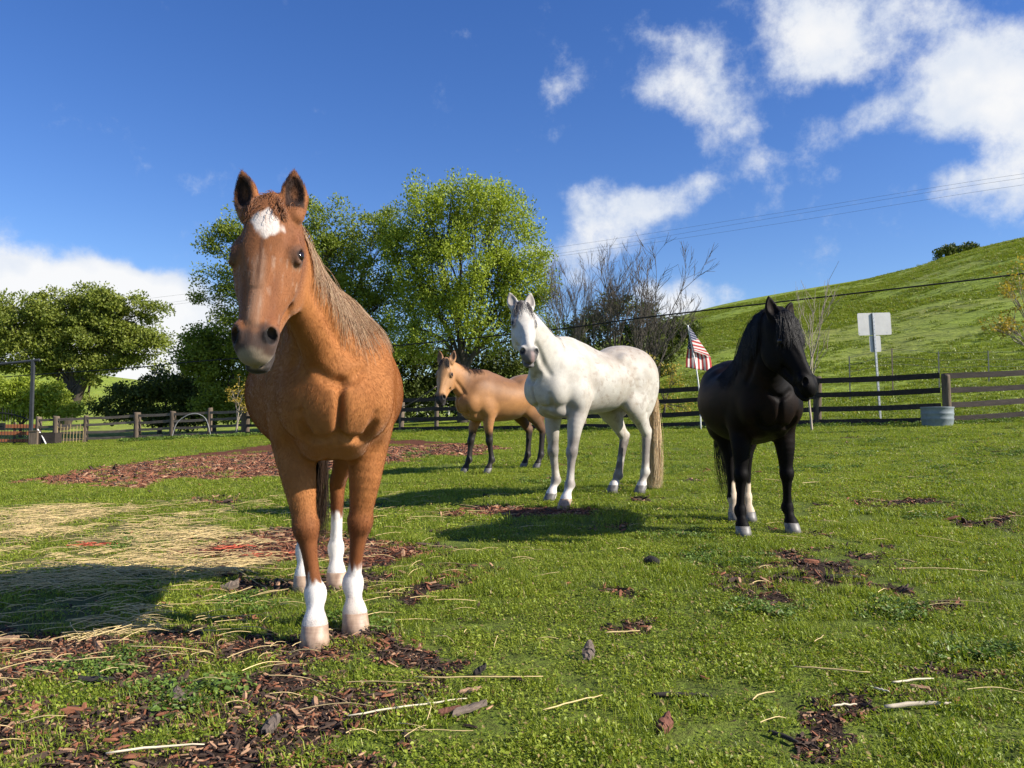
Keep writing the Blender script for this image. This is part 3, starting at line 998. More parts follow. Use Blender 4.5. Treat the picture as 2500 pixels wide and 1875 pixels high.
def coat_colors(B, key):
    P = B['verts']
    HF = B['HF']
    n1 = vnoise(P, 9.0, 4)
    n2 = vnoise(P + 5.0, 30.0, 3)
    n3 = vnoise(P * np.array([1, 1, 0.35]) + 9, 60.0, 2)
    s, v, w = HF.local(P)
    n4 = vnoise(np.stack([s * 18, v * 60, w * 120], 1), 1.0, 3)
    aw = np.abs(w)
    head = sstep(0.26, 0.16, aw) * sstep(-0.10, -0.02, s) * sstep(-0.36, -0.28, v) * sstep(0.12, 0.05, v)
    head = head * sstep(0.75, 0.66, s)
    face = head * sstep(-0.20, -0.10, v)
    muz = head * sstep(0.40, 0.50, s + 0.05 * (n1 - 0.5))
    x, y, z = P[:, 0], P[:, 1], P[:, 2]
    S = B['cfg'].get('size', 1.0)
    eyed = np.minimum(np.linalg.norm(P - B['eyes'][0], axis=1), np.linalg.norm(P - B['eyes'][1], axis=1)) / HF.sc
    eye = sstep(0.050, 0.034, eyed)
    rim = sstep(0.031, 0.026, eyed)
    nos = np.sqrt((s - 0.505) ** 2 + (v + 0.026) ** 2 + (aw - 0.058) ** 2)
    nost = head * sstep(0.034, 0.022, nos)
    inner = np.zeros(len(P))
    tipd = np.zeros(len(P))
    for base, up, fc, lat in B['ears']:
        q = P - base
        u, f_, l_ = q @ up, q @ fc, q @ lat
        near = (np.abs(l_) < 0.055) & (u > 0.0) & (u < 0.19) & (np.abs(f_) < 0.06)
        inner = np.maximum(inner, near * sstep(0.012, 0.024, u) * sstep(0.165, 0.135, u) * sstep(0.043, 0.030, np.abs(l_)) * sstep(-0.012, 0.000, f_))
        tipd = np.maximum(tipd, near * sstep(0.06, 0.14, u))
    legs = {}
    for cor, fw, lat, gz, lt, nm, fet, kn in B['hoofs']:
        d = np.hypot(x - np.interp(z, [cor[2], fet[2], kn[2], kn[2] + 0.3], [cor[0], fet[0], kn[0], kn[0]]), y - np.interp(z, [cor[2], fet[2], kn[2], kn[2] + 0.3], [cor[1], fet[1], kn[1], kn[1] * 1.05]))
        legs[nm] = (d < 0.16) & (z < kn[2] + 0.30)
    anyleg = np.maximum.reduce([l.astype(float) for l in legs.values()])
    jag = 0.06 * (n3 - 0.5) + 0.05 * (n1 - 0.5)
    if key == 'chestnut':
        c = np.tile(np.array([0.355, 0.140, 0.044]), (len(P), 1))
        c = lerp(c, (0.265, 0.092, 0.026), sstep(0.35, 0.75, n1) * 0.5)
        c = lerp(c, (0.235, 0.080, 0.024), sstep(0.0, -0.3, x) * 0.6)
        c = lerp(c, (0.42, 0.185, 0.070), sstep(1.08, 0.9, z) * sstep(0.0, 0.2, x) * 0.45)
        c = lerp(c, (0.155, 0.050, 0.017), sstep(0.62, 0.46, z) * anyleg * 0.85)
        c = lerp(c, (0.205, 0.080, 0.036), face * 0.75)
        c = lerp(c, (0.33, 0.19, 0.12), face * sstep(0.035, 0.012, aw) * sstep(0.16, 0.26, s) * sstep(0.52, 0.44, s) * (0.2 + 0.9 * n4))
        c = lerp(c, (0.36, 0.24, 0.17), face * sstep(0.60, 0.75, n4) * sstep(0.1, 0.2, s) * 0.5)
        c = lerp(c, (0.15, 0.052, 0.022), face * sstep(0.03, 0.055, aw) * sstep(0.075, 0.055, aw) * sstep(0.24, 0.30, s) * 0.5)
        c = lerp(c, (0.40, 0.19, 0.09), head * sstep(-0.06, -0.13, v) * sstep(0.34, 0.44, s) * 0.6)
        c = lerp(c, (0.060, 0.045, 0.040), muz * sstep(-0.15, -0.03, v + 0.1 * (n1 - 0.5)) * sstep(0.455, 0.50, s + 0.05 * (n2 - 0.5) + 0.25 * np.maximum(aw - 0.02, 0)) * (0.72 + 0.28 * n2))
        c = lerp(c, (0.27, 0.215, 0.155), muz * sstep(0.536, 0.556, s + 0.03 * (n2 - 0.5) - 0.25 * aw) * sstep(-0.112, -0.100, v) * 0.8)
        c = lerp(c, (0.028, 0.026, 0.025), muz * sstep(-0.094, -0.104, v) * sstep(0.48, 0.52, s) * 0.95)
        star = np.abs((s - 0.080 - 0.30 * (w - 0.005)) / 0.062) ** 1.2 + np.abs((w - 0.006) / 0.056) ** 1.2 + 0.5 * (n3 - 0.5) + 0.3 * (n2 - 0.5)
        c = lerp(c, (0.72, 0.63, 0.56), face * (v > -0.06) * sstep(1.20, 0.80, star))
        c = lerp(c, (0.075, 0.048, 0.036), eye * 0.7)
        c = lerp(c, (0.10, 0.036, 0.017), tipd * 0.75)
        c = lerp(c, (0.022, 0.011, 0.008), inner * 0.97)
        c = lerp(c, (0.085, 0.036, 0.020), face * sstep(0.010, 0.004, aw) * sstep(0.10, 0.16, s) * sstep(0.36, 0.28, s) * 0.7)
        c = lerp(c, (0.13, 0.050, 0.024), face * sstep(0.055, 0.085, aw) * sstep(0.22, 0.14, s) * sstep(0.02, 0.08, s) * 0.45)
        for nm, top in dict(fr=0.255, fl=0.285, hl=0.43, hr=0.33).items():
            c = lerp(c, (0.74, 0.69, 0.64), legs[nm] * sstep(top + 0.026, top - 0.026, z + jag * 1.6))
            c = lerp(c, (0.36, 0.27, 0.20), legs[nm] * sstep(top - 0.02, top - 0.08, z) * (sstep(0.52, 0.75, n1) * 0.45 + sstep(0.13, 0.085, z) * 0.35 * n2))
    elif key == 'grey':
        c = np.tile(np.array([0.47, 0.44, 0.385]), (len(P), 1))
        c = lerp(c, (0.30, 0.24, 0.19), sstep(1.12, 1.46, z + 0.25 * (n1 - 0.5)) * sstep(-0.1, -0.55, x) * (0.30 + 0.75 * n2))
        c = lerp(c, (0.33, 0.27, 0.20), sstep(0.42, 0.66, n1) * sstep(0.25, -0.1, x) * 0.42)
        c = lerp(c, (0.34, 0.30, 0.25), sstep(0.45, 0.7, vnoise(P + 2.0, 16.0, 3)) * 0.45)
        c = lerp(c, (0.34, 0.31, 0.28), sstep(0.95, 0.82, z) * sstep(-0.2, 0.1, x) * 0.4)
        c = lerp(c, (0.24, 0.19, 0.15), sstep(0.60, 0.72, n2) * sstep(0.3, -0.2, x) * 0.5)
        c = lerp(c, (0.20, 0.17, 0.15), anyleg * sstep(0.66, 0.56, z) * sstep(0.26, 0.36, z) * sstep(0.40, 0.62, n1) * 0.8)
        c = lerp(c, (0.16, 0.14, 0.125), anyleg * np.exp(-((z - 0.47) / 0.07) ** 2) * 0.55)
        c = lerp(c, (0.12, 0.10, 0.09), legs['hr'] * sstep(0.66, 0.55, z) * sstep(0.14, 0.2, z) * (0.35 + 0.65 * sstep(0.35, 0.6, n1)))
        c = lerp(c, (0.16, 0.13, 0.12), anyleg * np.exp(-((z - 0.215) / 0.035) ** 2) * 0.5)
        c = lerp(c, (0.68, 0.62, 0.57), anyleg * sstep(0.185, 0.15, z))
        c = lerp(c, (0.50, 0.48, 0.46), face * 0.35)
        c = lerp(c, (0.070, 0.062, 0.062), muz * sstep(0.45, 0.52, s) * 0.9)
        c = lerp(c, (0.24, 0.16, 0.145), muz * sstep(0.022, 0.01, np.abs(w - 0.02)) * sstep(0.50, 0.53, s) * sstep(-0.10, -0.07, v) * 0.8)
        c = lerp(c, (0.10, 0.09, 0.09), eye * 0.8)
        c = lerp(c, (0.20, 0.17, 0.15), inner * 0.8)
    elif key == 'buckskin':
        c = np.tile(np.array([0.36, 0.170, 0.062]), (len(P), 1))
        c = lerp(c, (0.165, 0.080, 0.038), sstep(1.05, 1.42, z + 0.25 * (n1 - 0.5)) * (1 - head) * 0.92)
        c = lerp(c, (0.26, 0.12, 0.045), sstep(0.42, 0.75, n1) * 0.5)
        c = lerp(c, (0.20, 0.095, 0.04), sstep(-0.45, -0.9, x) * 0.7)
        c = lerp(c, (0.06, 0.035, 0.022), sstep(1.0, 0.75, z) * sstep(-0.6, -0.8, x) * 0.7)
        c = lerp(c, (0.018, 0.014, 0.012), anyleg * sstep(0.70, 0.56, z + jag))
        c = lerp(c, (0.42, 0.23, 0.11), face * 0.5)
        c = lerp(c, (0.020, 0.016, 0.016), muz * sstep(0.43, 0.50, s))
        c = lerp(c, (0.07, 0.045, 0.03), eye * 0.6 + inner * 0.4)
    else:
        c = np.tile(np.array([0.0055, 0.0046, 0.0046]), (len(P), 1))
        c = lerp(c, (0.015, 0.0085, 0.0058), sstep(0.30, 0.65, n1) * sstep(0.62, 0.9, z) * (1 - head) * 0.8)
        c = lerp(c, (0.55, 0.44, 0.33), legs['hl'] * sstep(0.385, 0.36, z + jag))
        c = lerp(c, (0.40, 0.32, 0.24), legs['hr'] * sstep(0.24, 0.22, z + jag))
    c = lerp(c, (0.010, 0.008, 0.008), np.maximum(nost, rim * 0.9))
    return c * (0.95 + 0.10 * n2)[:, None] * (0.97 + 0.06 * n3)[:, None]


def coat_material(name, sheen=0.15, rough=0.55, spec=0.25):
    m, nt, b = new_mat(name)
    a = nt.add('ShaderNodeAttribute', attribute_name='coat')
    co = nt.add('ShaderNodeTexCoord').outputs['Object']
    st = nt.scale_vec(co, (1.0, 1.0, 0.28))
    h1 = nt.noise(st, 260.0, 3, 0.6, 0.6)
    h2 = nt.noise(co, 14.0, 4, 0.6)
    f = nt.math('MULTIPLY', nt.maprange(h1, 0.3, 0.7, 0.91, 1.09), nt.maprange(h2, 0.3, 0.7, 0.93, 1.07))
    c = nt.mix(1.0, a.outputs['Color'], nt.add('ShaderNodeCombineColor', i_0=f, i_1=f, i_2=f).outputs[0], 'MULTIPLY')
    nt.l.new(c, b.inputs['Base Color'])
    b.inputs['Roughness'].default_value = rough
    b.inputs['Specular IOR Level'].default_value = spec
    b.inputs['Sheen Weight'].default_value = sheen
    b.inputs['Sheen Roughness'].default_value = 0.4
    bp = nt.add('ShaderNodeBump')
    bp.inputs['Strength'].default_value = 0.35
    bp.inputs['Distance'].default_value = 0.004
    nt.l.new(h1, bp.inputs['Height'])
    nt.l.new(bp.outputs[0], b.inputs['Normal'])
    return m


def hair_material(name, rough=0.45, spec=0.35, mult=1.0):
    m, nt, b = new_mat(name)
    a = nt.add('ShaderNodeAttribute', attribute_name='tint')
    nt.l.new(a.outputs['Color'], b.inputs['Base Color'])
    b.inputs['Roughness'].default_value = rough
    b.inputs['Specular IOR Level'].default_value = spec
    return m


M_HAIR = hair_material('horse_hair')
M_FUR = hair_material('horse_coat_hair', 0.58, 0.16)
M_EYE = None


def eye_material():
    m, nt, b = new_mat('horse_eye')
    b.inputs['Base Color'].default_value = (0.012, 0.007, 0.005, 1)
    b.inputs['Roughness'].default_value = 0.10
    b.inputs['Specular IOR Level'].default_value = 0.45
    return m


def hoof_material(name, base, dark):
    m, nt, b = new_mat(name)
    co = nt.add('ShaderNodeTexCoord').outputs['Object']
    n = nt.noise(nt.scale_vec(co, (30, 30, 8)), 1.0, 5, 0.6)
    n2 = nt.noise(nt.scale_vec(co, (6, 6, 120)), 1.0, 2, 0.6)
    f = nt.math('ADD', nt.math('MULTIPLY', n, 0.75), nt.math('MULTIPLY', n2, 0.25))
    nt.l.new(nt.ramp(f, [(0.35, dark), (0.62, base)]), b.inputs['Base Color'])
    b.inputs['Roughness'].default_value = 0.5
    bp = nt.add('ShaderNodeBump')
    bp.inputs['Strength'].default_value = 0.3
    bp.inputs['Distance'].default_value = 0.003
    nt.l.new(n2, bp.inputs['Height'])
    nt.l.new(bp.outputs[0], b.inputs['Normal'])
    return m


def make_hoof(body, info, mat):
    cor, fw, lat, gz, lt, nm, fet, kn = info
    up = np.array([0, 0, 1.0])
    n = 28
    rings = [(cor + fw * -0.004 + up * 0.012, 0.046, 0.046), (cor + fw * 0.000, 0.0575, 0.0555), (cor + fw * 0.004 - up * 0.006, 0.059, 0.057),
             (cor + fw * 0.020 - up * 0.040, 0.064, 0.060), (np.array([cor[0], cor[1], gz - 0.012]) + fw * 0.036, 0.073, 0.067), (np.array([cor[0], cor[1], gz - 0.014]) + fw * 0.034, 0.05, 0.045)]
    V, F = [], []
    for c, a, b in rings:
        for j in range(n):
            t = 2 * math.pi * j / n
            ca, sa = math.cos(t), math.sin(t)
            q = c + lt * (fw * a * ca * (0.86 if ca < 0 else 1.0) + lat * b * sa)
            if c[2] < cor[2] - 0.02:
                q = q + fw * (0.018 * (ca < 0) * -ca)
            V.append(q.tolist())
    for k in range(len(rings) - 1):
        for j in range(n):
            F.append([k * n + j, (k + 1) * n + j, (k + 1) * n + (j + 1) % n, k * n + (j + 1) % n])
    F.append([(len(rings) - 1) * n + j for j in range(n)][::-1])
    F.append([j for j in range(n)])
    o = mesh_from('hoof', V, F, mat, body, smooth=True)
    return o


def clump(sp, n, amt):
    """gather strands into locks round a few guide strands"""
    sp = np.array(sp)
    gd = sp[rng.choice(len(sp), n, replace=False)]
    d = ((sp[:, None, :3].mean(2) - gd[None, :, :3].mean(2)) ** 2).sum(-1)
    near = gd[np.argmin(d, 1)]
    k = np.linspace(0, 1, sp.shape[1])[None, :, None]
    w = amt * rng.uniform(0.3, 1.0, (len(sp), 1, 1))
    wave = np.stack([np.sin(k[..., 0] * rng.uniform(4, 9, (len(sp), 1)) + rng.uniform(0, 6, (len(sp), 1))) * 0.006, np.sin(k[..., 0] * rng.uniform(4, 9, (len(sp), 1)) + 2) * 0.006, np.zeros((len(sp), sp.shape[1]))], -1)
    return list(sp + (near - sp) * w * k ** 0.7 + wave * k)


def finish_horse(key, label, hoofmats, mane, fore, tail, fur=None, sheen=0.15, rough=0.55, spec=0.25):
    global M_EYE
    c = place(HORSES[key])
    B = build_horse(c)
    fld, HF = B['fld'], B['HF']
    colr = coat_colors(B, key)
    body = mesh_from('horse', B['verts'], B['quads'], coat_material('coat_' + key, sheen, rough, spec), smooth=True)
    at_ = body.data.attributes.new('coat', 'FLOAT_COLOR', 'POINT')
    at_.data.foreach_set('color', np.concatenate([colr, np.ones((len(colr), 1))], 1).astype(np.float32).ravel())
    body.location = c['org']
    body.rotation_euler = (0, 0, c['ang'])
    body.scale = (c['size'],) * 3
    tag(body, label, 'horse', 'horses standing in the paddock')
    if M_EYE is None:
        M_EYE = eye_material()
    # eyes: a ball set into each lid opening
    for ctr in B['eyes']:
        bm = bmesh.new()
        bmesh.ops.create_uvsphere(bm, u_segments=20, v_segments=14, radius=0.0215 * HF.sc)
        me = bpy.data.meshes.new('eye')
        for f in bm.faces:
            f.smooth = True
        bm.to_mesh(me)
        bm.free()
        me.materials.append(M_EYE)
        e = bpy.data.objects.new('eye', me)
        e.location = ctr
        link(e, body)
    for info, hm in zip(B['hoofs'], hoofmats):
        make_hoof(body, info, hm)
    # hair
    nP, nA, nB, nR = B['neck']
    T = np.gradient(nP, axis=0)
    T /= np.linalg.norm(T, axis=1)[:, None]
    L = nR - T * (nR * T).sum(1, keepdims=True)
    L /= np.linalg.norm(L, axis=1)[:, None]
    up = np.cross(T, L)
    up *= np.sign(up[:, 2:3] + 1e-6)

    def tints(n, c0, c1):
        t = rng.random((n, 1)) ** 1.2
        return (np.array(c0) * (1 - t) + np.array(c1) * t) * rng.uniform(0.75, 1.25, (n, 1))
    if mane:
        n = mane['n']
        u = rng.uniform(mane.get('u0', 0.15), 1.0, n)
        ii = u * (len(nP) - 1)
        i0 = np.minimum(ii.astype(int), len(nP) - 2)
        f = (ii - i0)[:, None]
        q = lambda A: A[i0] * (1 - f) + A[i0 + 1] * f
        roots = q(nP) + q(up) * (q(nA[:, None]) + 0.05) + q(L) * rng.normal(0, 0.008, (n, 1))
        for _ in range(4):
            d, gr = fld.sample(roots)
            roots = roots - gr * (d[:, None] + 0.004)
        sd = np.where(rng.random(n) < mane.get('both', 0.1), -1, 1)[:, None] * mane['side']
        dirs = q(up) * mane.get('lift', 0.6) + q(L) * sd * 0.7 + np.array([-0.1, 0, 0]) + rng.normal(0, 0.18, (n, 3))
        lens = mane['len'] * rng.uniform(0.55, 1.1, n) * (0.75 + 0.5 * np.sin(u * 3.0))
        st = strands_on(fld, roots, dirs, lens, nseg=10, grav=1.3, stiff=mane.get('stiff', 0.62), off=0.006, jit=0.10)
        hair_object('mane', clump(st, max(20, n // 22), 0.55), M_HAIR, body, mane.get('r', 0.0013), 0.35, tints(n, *mane['col']))
    if fore:
        n = fore['n']
        roots = np.array([HF.p(rng.uniform(-0.03, 0.03), -0.02, rng.normal(0, fore.get('w', 0.028))) for _ in range(n)])
        for _ in range(5):
            d, gr = fld.sample(roots)
            roots = roots - gr * (d[:, None] + 0.003)
        dirs = np.tile(HF.n * 0.8 + HF.a * 0.35, (n, 1)) + HF.l * (fore.get('bias', 0) + rng.normal(0, 0.3, (n, 1))) + rng.normal(0, 0.15, (n, 3))
        st = strands_on(fld, roots, dirs, fore['len'] * rng.uniform(0.5, 1.1, n), nseg=9, grav=1.3, stiff=0.62, off=0.005, jit=0.12)
        hair_object('forelock', clump(st, max(8, n // 18), 0.5), M_HAIR, body, fore.get('r', 0.0012), 0.35, tints(n, *fore['col']))
    if tail:
        n = tail['n']
        th = rng.uniform(0, 2 * math.pi, n)
        t = rng.random(n)
        ctr = np.stack([-1.19 - 0.035 * t, np.zeros(n), 1.31 - 0.20 * t], 1)
        roots = ctr + np.stack([-0.02 * np.cos(th) - 0.012, 0.032 * np.sin(th), np.zeros(n)], 1)
        dirs = np.stack([-0.35 - 0.1 * rng.random(n), 0.10 * np.sin(th), -0.5 * np.ones(n)], 1)
        lens = tail['len'] * np.where(rng.random(n) < 0.55, rng.uniform(0.85, 1.05, n), rng.uniform(0.35, 0.9, n))
        st = strands_on(fld, roots, dirs, lens, nseg=14, grav=1.6, stiff=0.72, off=0.01, jit=0.05)
        sp = np.array(st)
        k = np.linspace(0, 1, sp.shape[1])[None, :, None]
        mid = sp.mean(0, keepdims=True)
        sp = mid + (sp - mid) * (1.0 + tail.get('flare', 0.3) * np.sin(k * 3.1) * 0.8)
        sp[..., 1] += (tail.get('sway', 0.0) * k[..., 0] ** 1.5)
        zmin = c['hoof']['hl'][2] + 0.03
        sp[..., 2] = np.maximum(sp[..., 2], zmin)
        hair_object('tail', clump(sp, 38, 0.6), M_HAIR, body, tail.get('r', 0.0014), 0.4, tints(n, *tail['col']))
    if fur:
        n = fur['n']
        Q = B['quads']
        V = B['verts']
        area = np.linalg.norm(np.cross(V[Q[:, 2]] - V[Q[:, 0]], V[Q[:, 3]] - V[Q[:, 1]]), axis=1)
        fi = rng.choice(len(Q), n, p=area / area.sum())
        uv = rng.random((n, 2))
        a_, b_, c_, d_ = (V[Q[fi, k]] for k in range(4))
        P = (a_ * (1 - uv[:, :1]) + b_ * uv[:, :1]) * (1 - uv[:, 1:]) + (d_ * (1 - uv[:, :1]) + c_ * uv[:, :1]) * uv[:, 1:]
        _, N = fld.sample(P)
        s_, v_, w_ = HF.local(P)
        hd = sstep(0.26, 0.16, np.abs(w_)) * sstep(-0.06, 0.02, s_) * sstep(-0.34, -0.26, v_) * sstep(0.12, 0.05, v_)
        earm = np.zeros(n)
        flow = np.array([-0.55, 0, -1.0]) * (1 - hd[:, None]) + HF.a * hd[:, None]
        for base, upv, fc, lt_ in B['ears']:
            qq = P - base
            m = ((np.abs(qq @ lt_) < 0.06) & (qq @ upv > 0.0) & (qq @ upv < 0.2) & (np.abs(qq @ fc) < 0.06)).astype(float)
            earm = np.maximum(earm, m)
            flow = np.where(m[:, None] > 0.5, upv, flow)
        sw = np.stack([vnoise(P, 5, 2), vnoise(P + 3, 5, 2), vnoise(P + 7, 5, 2)], 1) - 0.5
        flow = flow + sw * 0.45 + rng.normal(0, 0.10, (n, 3))
        flow = flow - N * (flow * N).sum(1, keepdims=True)
        flow /= np.linalg.norm(flow, axis=1)[:, None] + 1e-9
        ln = fur['len'] * rng.uniform(0.6, 1.2, n) * (1 - 0.55 * hd) * (1 + 0.3 * earm)
        ln = ln * np.where(P[:, 2] < 0.45, 0.55, 1.0) * (1 - 0.75 * hd * sstep(0.42, 0.5, s_))
        lift = fur.get('lift', 0.28)
        p1 = P + (flow * 0.5 + N * lift * 0.7) * ln[:, None]
        p2 = P + (flow * 1.0 + N * lift) * ln[:, None]
        st = np.stack([P - N * 0.002, p1, p2], 1)
        ok = ~(np.minimum(np.linalg.norm(P - B['eyes'][0], axis=1), np.linalg.norm(P - B['eyes'][1], axis=1)) < 0.030 * HF.sc)
        st, fi = st[ok], fi[ok]
        n = len(fi)
        tc = colr[Q[fi, 0]] * rng.uniform(0.90, 1.10, (n, 1))
        hair_object('coat_hair', list(st), M_FUR, body, fur.get('r', 0.0006), 0.3, tc)
    return body


def build_horses():
    pink = hoof_material('hoof_pink', (0.44, 0.31, 0.215), (0.24, 0.15, 0.10))
    dark = hoof_material('hoof_dark', (0.16, 0.15, 0.14), (0.05, 0.045, 0.04))
    pale = hoof_material('hoof_pale', (0.19, 0.175, 0.16), (0.09, 0.083, 0.075))
    finish_horse('chestnut', 'chestnut horse with white star, flaxen mane and white socks', (pink, pink, pink, pink),
                 dict(n=1500, side=1, both=0.04, len=0.40, col=((0.40, 0.27, 0.15), (0.20, 0.085, 0.035)), r=0.0011, lift=0.35, u0=0.30),
                 dict(n=200, len=0.06, w=0.034, bias=-0.4, col=((0.24, 0.10, 0.04), (0.13, 0.045, 0.018)), r=0.0011),
                 dict(n=700, len=0.98, col=((0.05, 0.025, 0.012), (0.015, 0.010, 0.008)), r=0.0018),
                 fur=dict(n=260000, len=0.0135, r=0.00036, lift=0.20), rough=0.65, spec=0.12)
    finish_horse('grey', 'white grey horse with dark muzzle and long blond tail', (pink, dark, pale, dark),
                 dict(n=380, side=-1, both=0.03, len=0.26, col=((0.55, 0.50, 0.44), (0.22, 0.19, 0.17)), r=0.0013, u0=0.35),
                 dict(n=130, len=0.20, w=0.020, col=((0.05, 0.045, 0.045), (0.16, 0.14, 0.13)), r=0.0013),
                 dict(n=1000, len=1.20, col=((0.78, 0.62, 0.40), (0.42, 0.27, 0.13)), r=0.0017, flare=0.45))
    finish_horse('buckskin', 'buckskin horse, golden tan with black legs, beside the white grey horse', (pale, dark, dark, dark),
                 dict(n=700, side=-1, both=0.3, len=0.18, col=((0.07, 0.04, 0.025), (0.02, 0.015, 0.012)), r=0.0016, u0=0.2),
                 dict(n=260, len=0.13, w=0.026, col=((0.03, 0.02, 0.016), (0.015, 0.012, 0.010)), r=0.0015),
                 dict(n=600, len=1.0, col=((0.04, 0.028, 0.018), (0.015, 0.012, 0.010)), r=0.0022))
    finish_horse('black', 'stocky black horse with one pale hind sock, head turned aside', (pale, pale, pale, pale),
                 dict(n=2600, side=-1, both=0.35, len=0.42, col=((0.004, 0.0035, 0.0035), (0.010, 0.008, 0.007)), r=0.0015, u0=0.15),
                 dict(n=700, len=0.27, w=0.036, col=((0.006, 0.005, 0.005), (0.02, 0.015, 0.012)), r=0.0014),
                 dict(n=380, len=1.05, col=((0.006, 0.005, 0.005), (0.012, 0.010, 0.008)), r=0.0018, flare=0.6, sway=0.10), sheen=0.0, rough=0.55, spec=0.06)
# ------------------------------------------------------------------ the land: paddock and hills as one height function
_rx = np.array([-1500, -600, 0, 190, 300, 450, 700, 1000, 1250, 1450, 1600, 1673, 1763, 2035, 2147, 2260, 2373, 2500, 3000, 4200])
_ry = np.array([900, 880, 893, 905, 925, 938, 940, 930, 900, 842, 790, 766, 740, 692, 676, 644, 610, 579, 480, 440])
_rR = np.array([240, 240, 240, 240, 240, 240, 240, 235, 225, 210, 195, 185, 180, 175, 172, 170, 168, 165, 160, 150])
_r0 = np.array([60, 58, 56, 54, 53, 51, 46, 42, 38, 33, 30, 29, 28, 27, 26.5, 26, 26, 26, 26, 26])

_xd = np.linspace(-1500, 4200, 571)
_k = np.exp(-0.5 * (np.arange(-15, 16) / 6.0) ** 2)


def _smooth(v):
    return np.convolve(np.pad(np.interp(_xd, _rx, v), 15, mode='edge'), _k / _k.sum(), 'valid')


_ry, _rR, _r0 = _smooth(_ry), _smooth(_rR), _smooth(_r0)
_rx = _xd


def land_z(x, y):
    x = np.asarray(x, float)
    y = np.asarray(y, float)
    r = np.hypot(x, y)
    zf = field_z(x, y)
    yy = np.maximum(y, 0.25 * np.abs(x) + 1e-3)
    px = CX + FPX * np.clip(x / yy, -1.6, 1.6)
    e = (HORIZON - np.interp(px, _rx, _ry)) / FPX
    Rr = np.interp(px, _rx, _rR)
    r0 = np.interp(px, _rx, _r0)
    yr = y / np.maximum(r, 1e-6)
    front = np.clip((yr - 0.1) / 0.3, 0, 1)
    zr = CAM_H + e * Rr * np.clip(yr, 0.4, 1.0)
    s = np.clip((r - r0) / (Rr - r0), 0, 1.25)
    prof = np.where(s <= 1, s ** 1.22 * (1 + 0.10 * np.sin(s * 3.14159)), 1 - 6 * (s - 1) ** 2 - 0.3 * (s - 1))
    P = np.stack([x.ravel() * 0.06, y.ravel() * 0.06, np.zeros(x.size)], 1)
    n = (vnoise(P, 1.0, 4).reshape(x.shape) - 0.5)
    bump = 1.5 * n * np.clip(s * 3, 0, 1) * np.clip((1 - s) * 4, 0, 1)
    zb = field_z(x / np.maximum(r, 1e-6) * np.minimum(r, r0), y / np.maximum(r, 1e-6) * np.minimum(r, r0))
    hill = zb + (zr - zb) * prof + bump
    far = np.where(r > r0, hill * front + zb * (1 - front), zf)
    return far


def poly_px(pts, dens=6):
    """photo polygon -> ground polygon (x, y)"""
    pts = list(pts)
    out = []
    for (a, b), (c, d) in zip(pts, pts[1:] + pts[:1]):
        for t in np.arange(dens) / dens:
            p = on_ground(a + (c - a) * t, b + (d - b) * t)
            out.append(p[:2])
    return np.array(out)


def in_poly(x, y, poly):
    inside = np.zeros(x.shape, bool)
    n = len(poly)
    j = n - 1
    for i in range(n):
        xi, yi = poly[i]
        xj, yj = poly[j]
        c = ((yi > y) != (yj > y)) & (x < (xj - xi) * (y - yi) / (yj - yi + 1e-12) + xi)
        inside ^= c
        j = i
    return inside


BARK = [poly_px(p) for p in (
    [(20, 1180), (250, 1142), (480, 1108), (700, 1082), (960, 1070), (1150, 1084), (1260, 1094), (1180, 1110), (1000, 1124), (900, 1142), (700, 1168), (430, 1176), (310, 1196), (200, 1186)],
    [(1020, 1252), (1150, 1235), (1420, 1243), (1440, 1262), (1200, 1268)],
    [(400, 1345), (560, 1312), (700, 1290), (960, 1318), (1060, 1350), (900, 1378), (640, 1362)])]
SOIL = [poly_px(p) for p in (
    [(-60, 1545), (200, 1552), (480, 1578), (650, 1560), (900, 1556), (1080, 1580), (1050, 1622), (760, 1640), (520, 1626), (250, 1655), (-60, 1690)],
    [(-60, 1690), (120, 1715), (240, 1790), (260, 1875), (240, 1930), (-100, 1930)],
    [(500, 1690), (700, 1660), (860, 1690), (840, 1770), (640, 1840), (480, 1780)],
    [(300, 1850), (560, 1800), (900, 1840), (940, 1900), (300, 1930)],
    [(1720, 1392), (1850, 1364), (2080, 1368), (2105, 1425), (1950, 1446), (1780, 1420)],
    [(2100, 1226), (2250, 1213), (2340, 1240), (2180, 1252)],
    [(2350, 1275), (2510, 1250), (2520, 1304), (2370, 1294)],
    [(2150, 1642), (2290, 1628), (2420, 1640), (2430, 1672), (2220, 1668)],
    [(2010, 1730), (2140, 1700), (2230, 1760), (2080, 1800), (1950, 1790)],
    [(2250, 1480), (2360, 1470), (2370, 1500), (2260, 1510)],
    [(1930, 1820), (2050, 1790), (2150, 1830), (2060, 1900), (1940, 1890)],
    [(430, 1220), (560, 1208), (640, 1222), (500, 1236)],
    [(1500, 1430), (1620, 1440), (1600, 1462), (1500, 1450)])]
MIXED = [poly_px(p) for p in (
    [(-80, 1530), (300, 1545), (620, 1500), (1000, 1530), (1120, 1600), (1020, 1720), (900, 1940), (-120, 1940)],
    [(380, 1330), (700, 1285), (1050, 1320), (1200, 1390), (1000, 1480), (600, 1470)],
    [(1650, 1350), (2150, 1340), (2250, 1470), (1900, 1500)])]
HAY = [poly_px(p) for p in (
    [(-120, 1262), (120, 1236), (330, 1240), (560, 1290), (720, 1340), (640, 1395), (440, 1430), (360, 1560), (-120, 1575)],)]


